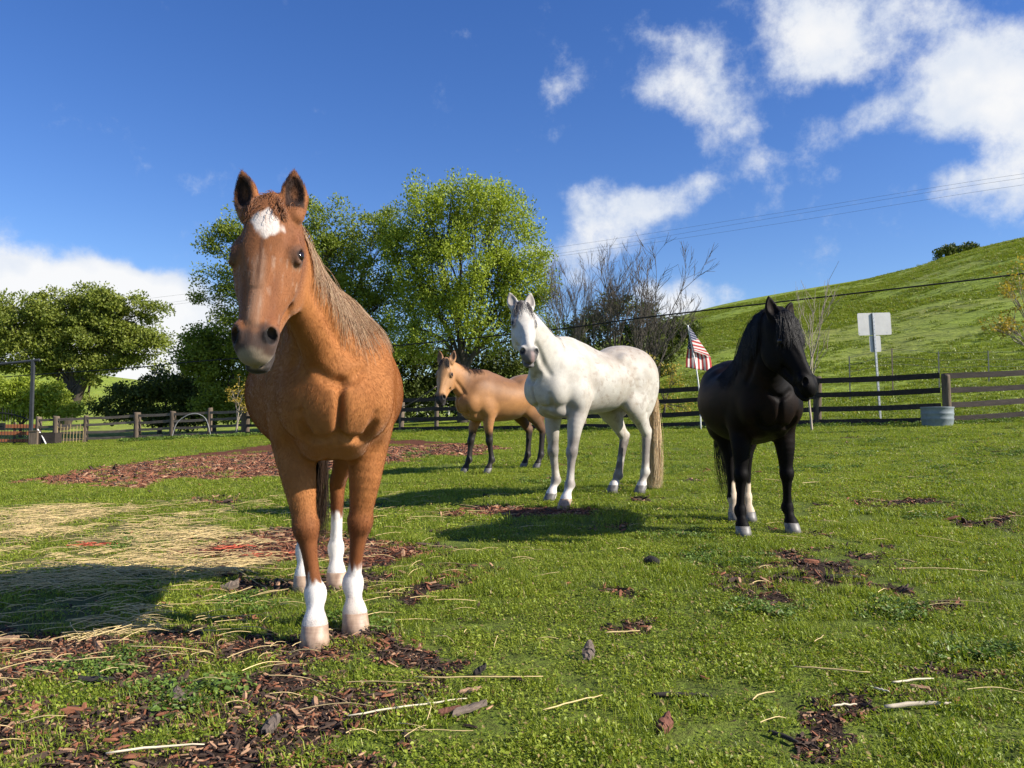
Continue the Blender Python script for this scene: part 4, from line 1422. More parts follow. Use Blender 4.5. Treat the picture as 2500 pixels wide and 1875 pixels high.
def masks(x, y):
    """bark, soil, hay cover at ground points (0..1), with ragged edges"""
    P = np.stack([x, y, np.zeros_like(x)], 1)
    r = np.hypot(x, y)
    amp = 0.10 + 0.035 * r
    wx = x + amp * (vnoise(P, 1.6, 4) - 0.5) * 1.6
    wy = y + amp * (vnoise(P + 7.7, 1.6, 4) - 0.5) * 2.4
    bark = np.zeros(len(x))
    soil = np.zeros(len(x))
    hay = np.zeros(len(x))
    for p in BARK:
        bark = np.maximum(bark, in_poly(wx, wy, p))
    for p in SOIL:
        soil = np.maximum(soil, in_poly(wx, wy, p))
    for p in HAY:
        hay = np.maximum(hay, in_poly(wx, wy, p))
    sp = vnoise(P + 3.3, 2.6, 3)
    nz = 0.6 * vnoise(P + 1.1, 4.5, 3) + 0.4 * vnoise(P + 4.1, 14.0, 2)
    soil = soil * np.where(nz > 0.38, 1.0, 0.25)
    for p in MIXED:
        soil = np.maximum(soil, in_poly(wx, wy, p) * (nz > 0.50))
    soil = np.maximum(soil, (sp > 0.70) * 0.9 * (r < 20))
    return bark, soil, hay


# colour of the sward, shared by the ground sheet and the leaves on it
def ground_material():
    m, nt, b = new_mat('land')
    pos = nt.add('ShaderNodeNewGeometry').outputs['Position']
    n2 = nt.noise(pos, 5.0, 5, 0.65)
    n3 = nt.noise(pos, 40.0, 4, 0.7)
    att = lambda a: nt.add('ShaderNodeAttribute', attribute_name=a).outputs['Fac']
    # hillside: tussocks run along the slope, their shadows painted as dark streaks; dry patches
    h1 = nt.noise(pos, 0.045, 4, 0.6)
    h2 = nt.noise(pos, 0.9, 4, 0.65)
    st = nt.scale_vec(pos, (0.50, 0.50, 2.8))
    s1 = nt.noise(st, 1.0, 5, 0.68, 0.5)
    hg = nt.ramp(h2, [(0.30, (0.175, 0.228, 0.026)), (0.55, (0.240, 0.305, 0.038)), (0.75, (0.295, 0.335, 0.060))])
    hg = nt.mix(nt.maprange(h1, 0.52, 0.70, 0.0, 0.45), hg, (0.24, 0.20, 0.08))
    hg = nt.mix(nt.maprange(s1, 0.50, 0.66, 0.0, 0.6, True), hg, (0.060, 0.090, 0.016))
    # paddock
    g = nt.ramp(n2, [(0.30, (0.070, 0.098, 0.014)), (0.50, (0.130, 0.180, 0.022)), (0.72, (0.190, 0.240, 0.034))])
    g = nt.mix(nt.maprange(n3, 0.42, 0.62, 0.0, 0.6), g, (0.045, 0.034, 0.017))
    bk = nt.ramp(n3, [(0.3, (0.040, 0.016, 0.010)), (0.55, (0.130, 0.046, 0.025)), (0.75, (0.23, 0.10, 0.055))])
    sl = nt.ramp(n3, [(0.3, (0.016, 0.011, 0.008)), (0.6, (0.050, 0.030, 0.019)), (0.8, (0.11, 0.062, 0.036))])
    hy = nt.ramp(n3, [(0.3, (0.06, 0.055, 0.022)), (0.6, (0.16, 0.125, 0.055)), (0.8, (0.32, 0.24, 0.11))])
    jit = nt.math('ADD', nt.math('MULTIPLY', nt.math('SUBTRACT', n2, 0.5), 0.9), nt.math('MULTIPLY', nt.math('SUBTRACT', n3, 0.5), 0.9))
    g = nt.mix(nt.maprange(nt.math('ADD', att('hay'), jit), 0.55, 1.25), g, hy)
    g = nt.mix(nt.maprange(nt.math('ADD', att('soil'), jit), 0.35, 0.75), g, sl)
    g = nt.mix(nt.maprange(nt.math('ADD', att('bark'), jit), 0.35, 0.75), g, bk)
    hf = att('hillside')
    nt.l.new(nt.mix(hf, g, hg), b.inputs['Base Color'])
    bp = nt.add('ShaderNodeBump')
    bp.inputs['Strength'].default_value = 0.8
    bp.inputs['Distance'].default_value = 0.03
    nt.l.new(n3, bp.inputs['Height'])
    bp2 = nt.add('ShaderNodeBump')
    bp2.inputs['Distance'].default_value = 0.45
    nt.l.new(hf, bp2.inputs['Strength'])
    nt.l.new(s1, bp2.inputs['Height'])
    nt.l.new(bp.outputs[0], bp2.inputs['Normal'])
    nt.l.new(bp2.outputs[0], b.inputs['Normal'])
    b.inputs['Roughness'].default_value = 0.9
    b.inputs['Specular IOR Level'].default_value = 0.15
    return m


def hillside(x, y):
    r = np.hypot(x, y)
    yy = np.maximum(y, 0.25 * np.abs(x) + 1e-3)
    r0 = np.interp(CX + FPX * np.clip(x / yy, -1.6, 1.6), _rx, _r0)
    return np.clip((r - r0 * 0.92) / 9, 0, 1)


def polar_sheet(name, az, rad, mat, hole=False):
    A, Rr = np.meshgrid(az, rad, indexing='ij')
    X, Y = np.sin(A) * Rr, np.cos(A) * Rr
    Z = land_z(X, Y)
    V = np.stack([X, Y, Z], -1).reshape(-1, 3)
    na, nr = len(az), len(rad)
    i = (np.arange(na - 1)[:, None] * nr + np.arange(nr - 1)[None, :]).ravel()
    F = np.stack([i, i + 1, i + nr + 1, i + nr], 1)[:, ::-1]
    o = mesh_from(name, V, np.ascontiguousarray(F), mat, smooth=True)
    o['kind'] = 'structure'
    return o, V


def build_ground():
    land = ground_material()

    def attrs(o, V, near):
        z = np.zeros(len(V))
        bk, so, hy = masks(V[:, 0], V[:, 1]) if near else (z, z, z)
        lim = np.hypot(V[:, 0], V[:, 1]) < 32
        for nm, v in (('bark', bk * lim), ('soil', so * lim), ('hay', hy * lim), ('hillside', hillside(V[:, 0], V[:, 1]))):
            a = o.data.attributes.new(nm, 'FLOAT', 'POINT')
            a.data.foreach_set('value', v.astype(np.float32))
    az = np.concatenate([np.radians(np.linspace(-180, -48, 34)), np.radians(np.linspace(-46, 46, 420)), np.radians(np.linspace(48, 180, 34))])
    rad = np.concatenate([[0.02], np.geomspace(0.5, 62, 250)])
    g, V = polar_sheet('ground', az, rad, land)
    attrs(g, V, True)
    az = np.radians(np.concatenate([np.linspace(-85, -46, 40), np.linspace(-45.5, 45.5, 520), np.linspace(46, 85, 40)]))
    rad = np.concatenate([np.geomspace(61.8, 165, 120), np.linspace(166, 270, 110)])
    hl, V = polar_sheet('hill', az, rad, land)
    attrs(hl, V, False)
    # plain country beyond and behind, out to the horizon
    az = np.radians(np.linspace(-180, 180, 60))
    rad = np.geomspace(61, 4000, 30)
    A, Rr = np.meshgrid(az, rad, indexing='ij')
    X, Y = np.sin(A) * Rr, np.cos(A) * Rr
    Z = np.full(X.shape, -1.2) - 6 * np.clip((Rr - 61) / 60, 0, 1)
    Vv = np.stack([X, Y, Z], -1).reshape(-1, 3)
    i = (np.arange(59)[:, None] * 30 + np.arange(29)[None, :]).ravel()
    o = mesh_from('terrain', Vv, np.ascontiguousarray(np.stack([i, i + 30, i + 31, i + 1], 1)), land, smooth=True)
    attrs(o, Vv, False)
    o['kind'] = 'structure'


build_ground()
# ------------------------------------------------------------------ trees
def leaf_material(name, cols, trans=0.35, rough=0.55):
    m, nt, b = new_mat(name)
    geo = nt.add('ShaderNodeNewGeometry')
    rnd = geo.outputs['Random Per Island']
    n = nt.noise(geo.outputs['Position'], 0.35, 2, 0.5)
    n9 = nt.noise(geo.outputs['Position'], 1.3, 2, 0.5)
    f = nt.math('ADD', nt.math('MULTIPLY', rnd, 0.42), nt.math('ADD', nt.math('MULTIPLY', n, 0.35), nt.math('MULTIPLY', n9, 0.35)))
    c = nt.ramp(f, [(0.15, cols[0]), (0.5, cols[1]), (0.9, cols[2])])  # dark stop and position noise paint crown shade into the leaf colour
    nt.l.new(c, b.inputs['Base Color'])
    b.inputs['Roughness'].default_value = rough
    b.inputs['Specular IOR Level'].default_value = 0.25
    tr = nt.add('ShaderNodeBsdfTranslucent')
    nt.l.new(nt.mix(1.0, c, (1.25, 1.25, 0.55), 'MULTIPLY'), tr.inputs[0])
    mx = nt.add('ShaderNodeMixShader')
    mx.inputs[0].default_value = trans
    nt.l.new(b.outputs[0], mx.inputs[1])
    nt.l.new(tr.outputs[0], mx.inputs[2])
    nt.l.new(mx.outputs[0], m.node_tree.nodes['Material Output'].inputs[0])
    return m


M_BARK = simple_mat('bark', (0.075, 0.060, 0.046), 0.9, 6, 0.5, 0.6, (1, 1, 0.3))
M_BARK_PALE = simple_mat('bark_pale', (0.30, 0.25, 0.19), 0.8, 10, 0.4, 0.3, (1, 1, 0.3))
M_TWIG = simple_mat('twig', (0.115, 0.097, 0.083), 0.9, 6, 0.4)
LEAF_BRIGHT = leaf_material('leaf_bright', ((0.085, 0.125, 0.014), (0.260, 0.330, 0.036), (0.430, 0.480, 0.080)), 0.36)
LEAF_MID = leaf_material('leaf_mid', ((0.055, 0.085, 0.012), (0.170, 0.225, 0.028), (0.310, 0.350, 0.058)), 0.34)
LEAF_OAK = leaf_material('leaf_oak', ((0.065, 0.090, 0.014), (0.180, 0.222, 0.035), (0.310, 0.330, 0.070)), 0.32)
LEAF_DARK = leaf_material('leaf_dark', ((0.032, 0.050, 0.012), (0.070, 0.096, 0.020), (0.125, 0.145, 0.035)), 0.25)
LEAF_YELLOW = leaf_material('leaf_yellow', ((0.24, 0.20, 0.03), (0.38, 0.29, 0.05), (0.48, 0.32, 0.05)), 0.35)

def kmeans(P, k, it=6):
    k = max(1, min(k, len(P)))
    C = P[rng.choice(len(P), k, replace=False)]
    for _ in range(it):
        a = np.argmin(((P[:, None] - C[None]) ** 2).sum(-1), 1)
        for j in range(k):
            if (a == j).any():
                C[j] = P[a == j].mean(0)
    return a, C


def bez(a, b, c, n):
    t = np.linspace(0, 1, n)[:, None]
    return a * (1 - t) ** 2 + 2 * b * t * (1 - t) + c * t * t


class TubeMesh:
    """fast tapered tubes as one mesh"""
    def __init__(self, n=5):
        self.n = n
        self.V, self.F, self.c = [], [], 0

    def add(self, pts, radii):
        n, m = self.n, len(pts)
        pts = np.asarray(pts, float)
        T = np.gradient(pts, axis=0)
        T /= np.linalg.norm(T, axis=1)[:, None] + 1e-9
        ref = np.array([0.31, 0.87, 0.13]) if abs(T[0][2]) > 0.8 else np.array([0.05, 0.1, 1.0])
        A = np.cross(T, ref)
        A /= np.linalg.norm(A, axis=1)[:, None] + 1e-9
        Bv = np.cross(T, A)
        th = np.arange(n) * 2 * math.pi / n
        ring = pts[:, None] + np.asarray(radii)[:, None, None] * (A[:, None] * np.cos(th)[None, :, None] + Bv[:, None] * np.sin(th)[None, :, None])
        self.V.append(ring.reshape(-1, 3))
        k, j = np.meshgrid(np.arange(m - 1), np.arange(n), indexing='ij')
        j2 = (j + 1) % n
        f = np.stack([k * n + j, k * n + j2, (k + 1) * n + j2, (k + 1) * n + j], -1).reshape(-1, 4) + self.c
        self.F.append(f)
        self.c += m * n

    def build(self, name, mat, parent):
        return mesh_from(name, np.concatenate(self.V), np.concatenate(self.F), mat, parent, smooth=True)


def leaf_mesh(centers, n_each, spread, size, flat=0.75, updir=0.5, outward=None):
    """many small pointed leaves (diamonds) round the centres"""
    k = len(centers)
    N = k * n_each
    C = np.repeat(centers, n_each, axis=0)
    off = rng.normal(0, 1, (N, 3))
    off /= np.linalg.norm(off, axis=1)[:, None]
    off *= (rng.random((N, 1)) ** 0.5) * spread * np.repeat(rng.uniform(0.6, 1.35, (k, 1)), n_each, axis=0)
    off[:, 2] *= flat
    P = C + off
    d = rng.normal(0, 1, (N, 3)) + off / (spread + 1e-6) * 0.9 + np.array([0, 0, updir])
    d /= np.linalg.norm(d, axis=1)[:, None]
    r = rng.normal(0, 1, (N, 3))
    s = np.cross(d, r)
    s /= np.linalg.norm(s, axis=1)[:, None]
    L = size * rng.uniform(0.6, 1.35, (N, 1))
    nrm = np.cross(d, s)
    V = np.stack([P - d * L * 0.5, P + s * L * 0.27 + nrm * L * 0.06, P + d * L * 0.55, P - s * L * 0.27 + nrm * L * 0.06], 1).reshape(-1, 3)
    F = np.arange(N * 4).reshape(-1, 4)
    return V, F


def crown_targets(blobs, D, n, dscale=0.85, shell=0.5):
    """points filling ellipsoids given as photo pixels (cx, cy, rx, ry[, depth offset]) at distance D"""
    vol = np.array([b[2] * b[3] * math.sqrt(b[2] * b[3]) for b in blobs]) ** 0.85
    which = rng.choice(len(blobs), n, p=vol / vol.sum())
    out = []
    for w in which:
        b = blobs[w]
        u = rng.normal(0, 1, 3)
        u /= np.linalg.norm(u)
        r = shell + (1 - shell) * rng.random() ** 0.6
        dd = D + (b[4] if len(b) > 4 else 0)
        c = at(b[0], b[1], dd)
        s = dd / FPX
        rm = min(b[2], b[3] * 1.3)
        out.append(c + u * r * np.array([b[2] * s, rm * s * dscale, b[3] * s]))
    return np.array(out)


def make_tree(name, label, base_px, D, blobs, tips, leaves, spread, size, mat, trunk_r=0.25, limbs=6, subs=5, group=None, fork=0.30, lean=(0, 0), bark=None, flat=0.75, stems=1, trunk_pts=None, cat='tree', shell=0.5, twig_r=0.014):
    bx, by = at(base_px, HORIZON, D)[:2]
    base = np.array([bx, by, float(land_z(np.array([bx]), np.array([by]))[0])])
    T = crown_targets(blobs, D, tips, shell=shell)
    T[:, 2] = np.maximum(T[:, 2], base[2] + 0.25)
    T = T - base
    root = empty(name, base)
    tag(root, label, cat, group)
    tm = TubeMesh(6)
    top = T[:, 2].max()
    cen = T.mean(0)
    zs = np.zeros(3)
    if stems == 1:
        fk = np.array([cen[0] * 0.35 + lean[0], cen[1] * 0.2, max(0.5, cen[2] * fork)]) if trunk_pts is None else np.array(trunk_pts[-1], float)
        mids = [np.array([lean[0] * 0.4, 0, fk[2] * 0.5])] if trunk_pts is None else [np.array(q, float) for q in trunk_pts[:-1]]
        P = catmull(np.array([[0, 0, -0.3]] + [m.tolist() for m in mids] + [fk.tolist()]), 4)
        tm.add(P, np.linspace(trunk_r * 1.25, trunk_r * 0.85, len(P)))
        forks = [fk]
    else:
        forks = None
    a, C = kmeans(T, limbs)
    for j in range(len(C)):
        Tj = T[a == j]
        if not len(Tj):
            continue
        if forks is None:
            st = np.array([rng.normal(0, 0.25), rng.normal(0, 0.2), -0.2])
            r0 = trunk_r * rng.uniform(0.6, 1.0)
        else:
            st = forks[0]
            r0 = trunk_r * 0.85 * math.sqrt(len(Tj) / len(T)) * 1.5
        cj = st + (C[j] - st) * 0.62
        ctrl = st + (cj - st) * 0.45 + np.array([0, 0, 0.22 * np.linalg.norm(cj - st)])
        P = bez(st, ctrl, cj, 7)
        P[1:-1] += rng.normal(0, 0.012 * np.linalg.norm(cj - st), (5, 3))
        tm.add(P, np.linspace(min(r0, trunk_r * 0.8), max(r0 * 0.45, twig_r * 2), 7))
        a2, C2 = kmeans(Tj, min(subs, max(1, len(Tj) // 2)))
        for q in range(len(C2)):
            Tq = Tj[a2 == q]
            if not len(Tq):
                continue
            s2 = P[rng.integers(3, 7)]
            e2 = s2 + (C2[q] - s2) * 0.7
            P2 = bez(s2, s2 + (e2 - s2) * 0.5 + np.array([0, 0, 0.16 * np.linalg.norm(e2 - s2)]), e2, 5)
            r2 = max(r0 * 0.38, twig_r * 1.6)
            tm.add(P2, np.linspace(r2, max(r2 * 0.4, twig_r), 5))
            for t in Tq:
                s3 = P2[rng.integers(2, 5)]
                P3 = bez(s3, s3 + (t - s3) * 0.5 + np.array([0, 0, 0.12 * np.linalg.norm(t - s3)]), t, 4)
                tm.add(P3, np.linspace(max(r2 * 0.38, twig_r), twig_r * 0.4, 4))
    tm.build('trunk', bark or M_BARK, root)
    if leaves:
        V, F = leaf_mesh(T, leaves, spread, size, flat)
        mesh_from('crown', V, F, mat, root)
    return root


def bare_tree(name, label, base_px, D, top_px, width_px, n_stems, seed, mat, levels=4, r0=0.06, group=None, base_z=None, fan=0.55, rmin=0.0105, lean=0.0):
    """leafless, many-stemmed tree: forked stems that spread like a fan"""
    g = np.random.default_rng(seed)
    bx, by = at(base_px, HORIZON, D)[:2]
    base = np.array([bx, by, float(land_z(np.array([bx]), np.array([by]))[0])])
    H = at(base_px, top_px, D)[2] - base[2]
    root = empty(name, base)
    tag(root, label, 'tree', group)
    tm = TubeMesh(4)

    def grow(p, d, L, r, lev):
        n = 5
        pts = [p]
        for i in range(n):
            d = d + g.normal(0, 0.07, 3) + np.array([0, 0, 0.05])
            d /= np.linalg.norm(d)
            pts.append(pts[-1] + d * L / n)
        tm.add(pts, np.linspace(r, max(r * 0.5, rmin * 0.7), n + 1))
        if lev == 0:
            return
        for i in range(g.integers(3, 6)):
            k = g.integers(2, n + 1)
            q = pts[k]
            nd = d + g.normal(0, 0.42, 3) * np.array([1, 1, 0.5])
            nd /= np.linalg.norm(nd)
            grow(q, nd, L * g.uniform(0.45, 0.75), max(r * 0.5, rmin), lev - 1)
    wid = width_px * D / FPX
    for i in range(n_stems):
        a = (i + 0.5) / n_stems * 2 - 1
        d = np.array([a * fan + g.normal(0, 0.08) + lean, g.normal(0, 0.25), 1.0])
        d /= np.linalg.norm(d)
        grow(np.array([a * 0.25, g.normal(0, 0.12), -0.1]), d, H * g.uniform(0.42, 0.55), r0 * g.uniform(0.7, 1.1), levels - 1)
    # fit the height and the spread
    V = np.concatenate(tm.V)
    sc = H / np.percentile(V[:, 2], 99.7)
    xs = np.percentile(np.abs(V[:, 0]), 99)
    sx = (wid / 2) / xs
    o = tm.build('trunk', mat, root)
    o.scale = (sx, sx, sc)
    return root


def build_trees():
    # tall spring-green tree of upright plumes behind the buckskin horse
    make_tree('ash_tree', 'tall bright spring green tree with upright plumes, the highest crown', 1130, 44,
              [(1060, 520, 95, 90), (1180, 505, 100, 85), (1255, 600, 85, 95), (1120, 640, 150, 110), (1010, 640, 80, 100), (1285, 700, 75, 90), (1180, 760, 150, 90), (1020, 800, 90, 80), (1300, 790, 65, 70), (1075, 480, 50, 36), (1195, 475, 45, 30), (960, 585, 45, 55)],
              360, 190, 0.72, 0.15, LEAF_BRIGHT, 0.30, 9, 6, 'trees beyond the fence', fork=0.30, flat=1.15, shell=0.35)
    make_tree('broad_tree', 'broad green tree whose crown shows behind the chestnut horse', 800, 47,
              [(560, 640, 80, 90), (590, 560, 60, 50), (800, 540, 90, 60), (900, 560, 80, 70), (850, 660, 140, 100), (700, 640, 150, 110), (930, 760, 110, 90), (760, 780, 160, 90), (540, 720, 60, 50), (900, 860, 90, 60), (640, 760, 110, 80), (985, 560, 45, 50)],
              380, 190, 0.84, 0.16, LEAF_MID, 0.34, 10, 6, 'trees beyond the fence', fork=0.28, shell=0.35)
    make_tree('oak_tree', 'spreading oak with a leaning dark trunk beside the arched gate', 148, 58,
              [(120, 760, 130, 60), (40, 800, 80, 60), (230, 745, 90, 45), (300, 790, 90, 45), (360, 745, 40, 35), (200, 830, 160, 60), (60, 860, 100, 55), (340, 850, 80, 45), (150, 890, 130, 35), (395, 880, 35, 25), (-40, 850, 60, 80), (260, 880, 60, 30)],
              380, 220, 0.90, 0.20, LEAF_OAK, 0.42, 9, 5, 'trees beyond the fence', trunk_pts=[(0.5, 0, 1.6), (0.9, 0, 2.6)], flat=0.6, shell=0.3)
    make_tree('leaning_tree', 'slanting dark trunk with thin foliage leaning under the oak crown', 150, 57.5,
              [(215, 925, 30, 22), (190, 975, 40, 18), (140, 985, 30, 15), (225, 900, 30, 15)], 22, 60, 0.5, 0.22, LEAF_OAK, 0.30, 3, 3, 'trees beyond the fence', trunk_pts=[(0.75, 0, 1.5), (1.35, 0, 3.0), (2.0, 0, 4.0)])
    make_tree('willow_bush', 'pale green leafy bush behind the arched gate and orange boards', 50, 52,
              [(30, 950, 60, 40), (110, 965, 45, 35), (-30, 960, 60, 45), (60, 1000, 90, 25), (150, 1000, 50, 20)], 110, 120, 0.6, 0.20, LEAF_BRIGHT, 0.10, 5, 4, 'shrubs along the fence', fork=0.3, cat='bush', shell=0.3)
    make_tree('round_bush', 'dark rounded shrub in front of the green slope', 390, 52,
              [(330, 965, 75, 32), (420, 945, 80, 45), (270, 995, 40, 22), (480, 960, 60, 50), (350, 1015, 90, 28), (450, 1015, 80, 30)], 180, 110, 0.62, 0.20, LEAF_DARK, 0.14, 6, 4, 'shrubs along the fence', fork=0.25, cat='bush', shell=0.3)
    make_tree('shade_tree', 'deep green low tree just above the wooden fence', 520, 49,
              [(520, 850, 75, 60), (560, 930, 80, 60), (480, 890, 50, 50), (610, 860, 70, 70), (590, 990, 70, 45), (470, 830, 30, 30), (530, 1000, 60, 35)], 200, 170, 0.78, 0.18, LEAF_MID, 0.2, 7, 5, 'trees beyond the fence', fork=0.3, shell=0.3)
    make_tree('shade_tree', 'dark tree filling the gap beneath the tallest crown', 940, 50,
              [(1000, 880, 120, 50), (1100, 900, 120, 45), (900, 900, 80, 50), (1220, 870, 90, 60), (1050, 960, 120, 40), (1180, 950, 100, 50), (960, 960, 60, 40), (950, 1005, 90, 30), (1100, 1005, 110, 30), (1240, 990, 80, 35)], 260, 110, 0.8, 0.21, LEAF_DARK, 0.2, 7, 5, 'trees beyond the fence', fork=0.3, shell=0.3)
    make_tree('live_oak', 'dark evergreen oak standing behind the two bare trees', 1500, 62,
              [(1480, 770, 65, 45), (1430, 810, 50, 45), (1540, 755, 50, 30), (1575, 800, 50, 40), (1500, 860, 100, 45), (1420, 860, 60, 40), (1400, 930, 80, 50), (1500, 940, 90, 50)], 170, 110, 0.85, 0.24, LEAF_DARK, 0.3, 6, 5, 'trees beyond the fence', fork=0.3, shell=0.3)
    make_tree('live_oak', 'evergreen oak at the foot of the hill above the flag', 1625, 64,
              [(1640, 800, 50, 28), (1610, 850, 55, 35), (1680, 810, 28, 20), (1580, 880, 50, 30), (1590, 940, 45, 40)], 110, 110, 0.75, 0.24, LEAF_DARK, 0.22, 5, 4, 'trees beyond the fence', fork=0.3, shell=0.3)
    make_tree('ridge_oak', 'small dark oak alone on the ridge of the hill', 2330, 166,
              [(2320, 612, 30, 14), (2365, 606, 26, 9), (2298, 618, 14, 12)], 46, 60, 1.1, 0.55, LEAF_DARK, 0.3, 4, 3, None, fork=0.4, shell=0.2)
    make_tree('yellow_sapling', 'thin thorny sapling with tiny yellow leaves behind the fence by the flag', 1622, 34,
              [(1630, 930, 45, 40), (1600, 990, 50, 35), (1660, 1000, 45, 35), (1590, 890, 30, 25), (1650, 900, 25, 20)], 90, 9, 0.30, 0.09, LEAF_YELLOW, 0.05, 6, 4, 'saplings', fork=0.25, twig_r=0.008, shell=0.1)
    make_tree('yellow_sapling', 'slender pale sapling with yellow leaves on the hill side', 2580, 18.5,
              [(2470, 700, 45, 70), (2440, 800, 50, 30), (2500, 640, 25, 40), (2475, 790, 40, 40), (2540, 720, 40, 80)], 90, 14, 0.15, 0.065, LEAF_YELLOW, 0.035, 5, 4, 'saplings', bark=M_BARK_PALE, fork=0.5, twig_r=0.006, shell=0.1)
    make_tree('young_tree', 'crooked pale sapling leaning on the fence behind the chestnut horse', 578, 40.5,
              [(575, 960, 22, 30), (600, 985, 22, 22), (590, 930, 18, 20)], 26, 14, 0.25, 0.10, LEAF_YELLOW, 0.06, 3, 3, 'saplings', bark=M_BARK_PALE, fork=0.35, twig_r=0.010, shell=0.1)
    bare_tree('bare_tree', 'leafless many-stemmed tree beside the bright green crown', 1400, 43, 612, 230, 6, 5, M_TWIG, 5, 0.075, 'bare trees', fan=0.42)
    bare_tree('bare_tree', 'leafless tree fanning widely behind the rump of the white grey horse', 1560, 43, 600, 300, 7, 9, M_TWIG, 5, 0.075, 'bare trees', fan=0.60)
    bare_tree('bare_sapling', 'slim leafless pale sapling tied beside the fence post and sign', 1975, 21.5, 655, 170, 1, 21, M_BARK_PALE, 4, 0.034, 'saplings', fan=0.1, rmin=0.006, lean=0.08)
    bare_tree('bare_sapling', 'short twiggy sapling hidden behind the head of the black horse', 1915, 22.5, 690, 110, 2, 33, M_BARK_PALE, 3, 0.022, 'saplings', fan=0.2, rmin=0.006)


build_trees()
# ------------------------------------------------------------------ fences, gate, sign, flag, wires and small things
M_POST = simple_mat('post_wood', (0.130, 0.098, 0.070), 0.9, 5, 0.55, 0.8, (3, 3, 0.4))
M_RAIL = simple_mat('rail_wood', (0.040, 0.031, 0.026), 0.85, 4, 0.55, 0.6, (0.5, 4, 4))
M_RAIL_GREY = simple_mat('rail_wood_grey', (0.150, 0.120, 0.095), 0.9, 4, 0.5, 0.6, (0.5, 4, 4))
M_ORANGE_WOOD = simple_mat('orange_boards', (0.36, 0.125, 0.055), 0.85, 4, 0.35, 0.3, (0.5, 4, 4))
M_IRON = simple_mat('iron', (0.018, 0.018, 0.020), 0.5, 8, 0.3)
M_STEEL = simple_mat('painted_steel', (0.045, 0.048, 0.055), 0.55, 4, 0.25)
M_GALV = simple_mat('galvanized', (0.42, 0.43, 0.44), 0.45, 30, 0.2, 0.0, (1, 1, 1), 0.6)
M_ALU = simple_mat('sign_back', (0.46, 0.45, 0.43), 0.45, 3, 0.10, 0.0, (1, 1, 1), 0.35)
M_PLASTIC_GREY = simple_mat('grey_tub', (0.20, 0.235, 0.245), 0.5, 5, 0.25)
M_WHITE = simple_mat('white_paint', (0.75, 0.74, 0.71), 0.6, 6, 0.12)
M_BLACK_CABLE = simple_mat('cable', (0.010, 0.010, 0.010), 0.5, 6, 0.1)
M_WIRE = simple_mat('wire', (0.10, 0.10, 0.11), 0.5, 6, 0.1)
M_TPOST = simple_mat('steel_stake', (0.09, 0.10, 0.08), 0.7, 8, 0.3)


def lz(x, y):
    return float(land_z(np.array([float(x)]), np.array([float(y)]))[0])


def wobble_post(h, r, n=10, seed=0, flatten=1.0):
    """round split post, slightly irregular, sunk 0.25 m"""
    g = np.random.default_rng(seed)
    mb = MB()
    zs = [-0.25, 0.05, h * 0.35, h * 0.7, h * 0.95, h]
    ph = g.uniform(0, 6.28)
    for k, z in enumerate(zs):
        for j in range(n):
            t = 2 * math.pi * j / n
            rr = r * (1 + 0.10 * math.sin(2 * t + ph) + 0.06 * math.sin(3 * t + ph * 2 + z)) * (1.0 if k < 5 else 0.92)
            mb.v.append([rr * math.cos(t) + 0.012 * math.sin(z * 3 + ph), rr * math.sin(t) * flatten, z + (0.02 * math.sin(t + ph) if k == 5 else 0)])
    for k in range(len(zs) - 1):
        for j in range(n):
            j2 = (j + 1) % n
            mb.f.append([k * n + j, k * n + j2, (k + 1) * n + j2, (k + 1) * n + j])
    mb.f.append([(len(zs) - 1) * n + j for j in range(n)])
    return mb


def line_fence(name, label, posts, rail_mat, heights, post_h, rail_h=0.15, post_r=0.10, group=None, front=-0.07, seed=1, skip_posts=()):
    """posts: list of (x, y); boards nailed bay by bay"""
    g = np.random.default_rng(seed)
    base = np.array([posts[0][0], posts[0][1], lz(*posts[0])])
    root = empty(name, base)
    tag(root, label, 'fence', group)
    G = [np.array([x, y, lz(x, y)]) - base for x, y in posts]
    for i, p in enumerate(G):
        if i in skip_posts:
            continue
        o = wobble_post(post_h * g.uniform(0.96, 1.06), post_r * g.uniform(0.85, 1.15), seed=seed * 50 + i).build('post', M_POST, root, smooth=True)
        o.location = p
        o.rotation_euler = (g.normal(0, 0.02), g.normal(0, 0.025), g.uniform(0, 6))
    for i in range(len(G) - 1):
        a, b = G[i], G[i + 1]
        d = b - a
        L = np.linalg.norm(d)
        t = d / L
        nrm = np.cross(t, (0, 0, 1.0))
        nrm /= np.linalg.norm(nrm)
        if (nrm[:2] @ (-(base[:2] + a[:2]))) < 0:
            nrm = -nrm                                   # towards the paddock
        up = np.cross(nrm, t) * (1 if np.cross(nrm, t)[2] > 0 else -1)
        for h in heights:
            c = (a + b) / 2 + up * (h + g.normal(0, 0.012)) + nrm * (-front * 1.0)
            tilt = g.normal(0, 0.006)
            t2 = t + up * tilt
            Rm = np.stack([t2, nrm, up], 1)
            mb = MB()
            rh = rail_h * g.uniform(0.92, 1.06)
            # board with a slight sag and worn edges
            ns = 5
            for k in range(ns + 1):
                s = (k / ns - 0.5) * (L + 0.06)
                sg = -0.018 * (1 - (2 * k / ns - 1) ** 2) * g.uniform(0.5, 1.5)
                for (yy, zz) in ((-0.02, -rh / 2), (0.02, -rh / 2), (0.02, rh / 2), (-0.02, rh / 2)):
                    mb.v.append((Rm @ np.array([s, yy, zz + sg + g.normal(0, 0.003)]) + c).tolist())
            for k in range(ns):
                for j in range(4):
                    j2 = (j + 1) % 4
                    mb.f.append([k * 4 + j, k * 4 + j2, (k + 1) * 4 + j2, (k + 1) * 4 + j])
            mb.f.append([3, 2, 1, 0])
            mb.f.append([ns * 4 + j for j in range(4)])
            mb.build('rail', rail_mat, root)
    return root


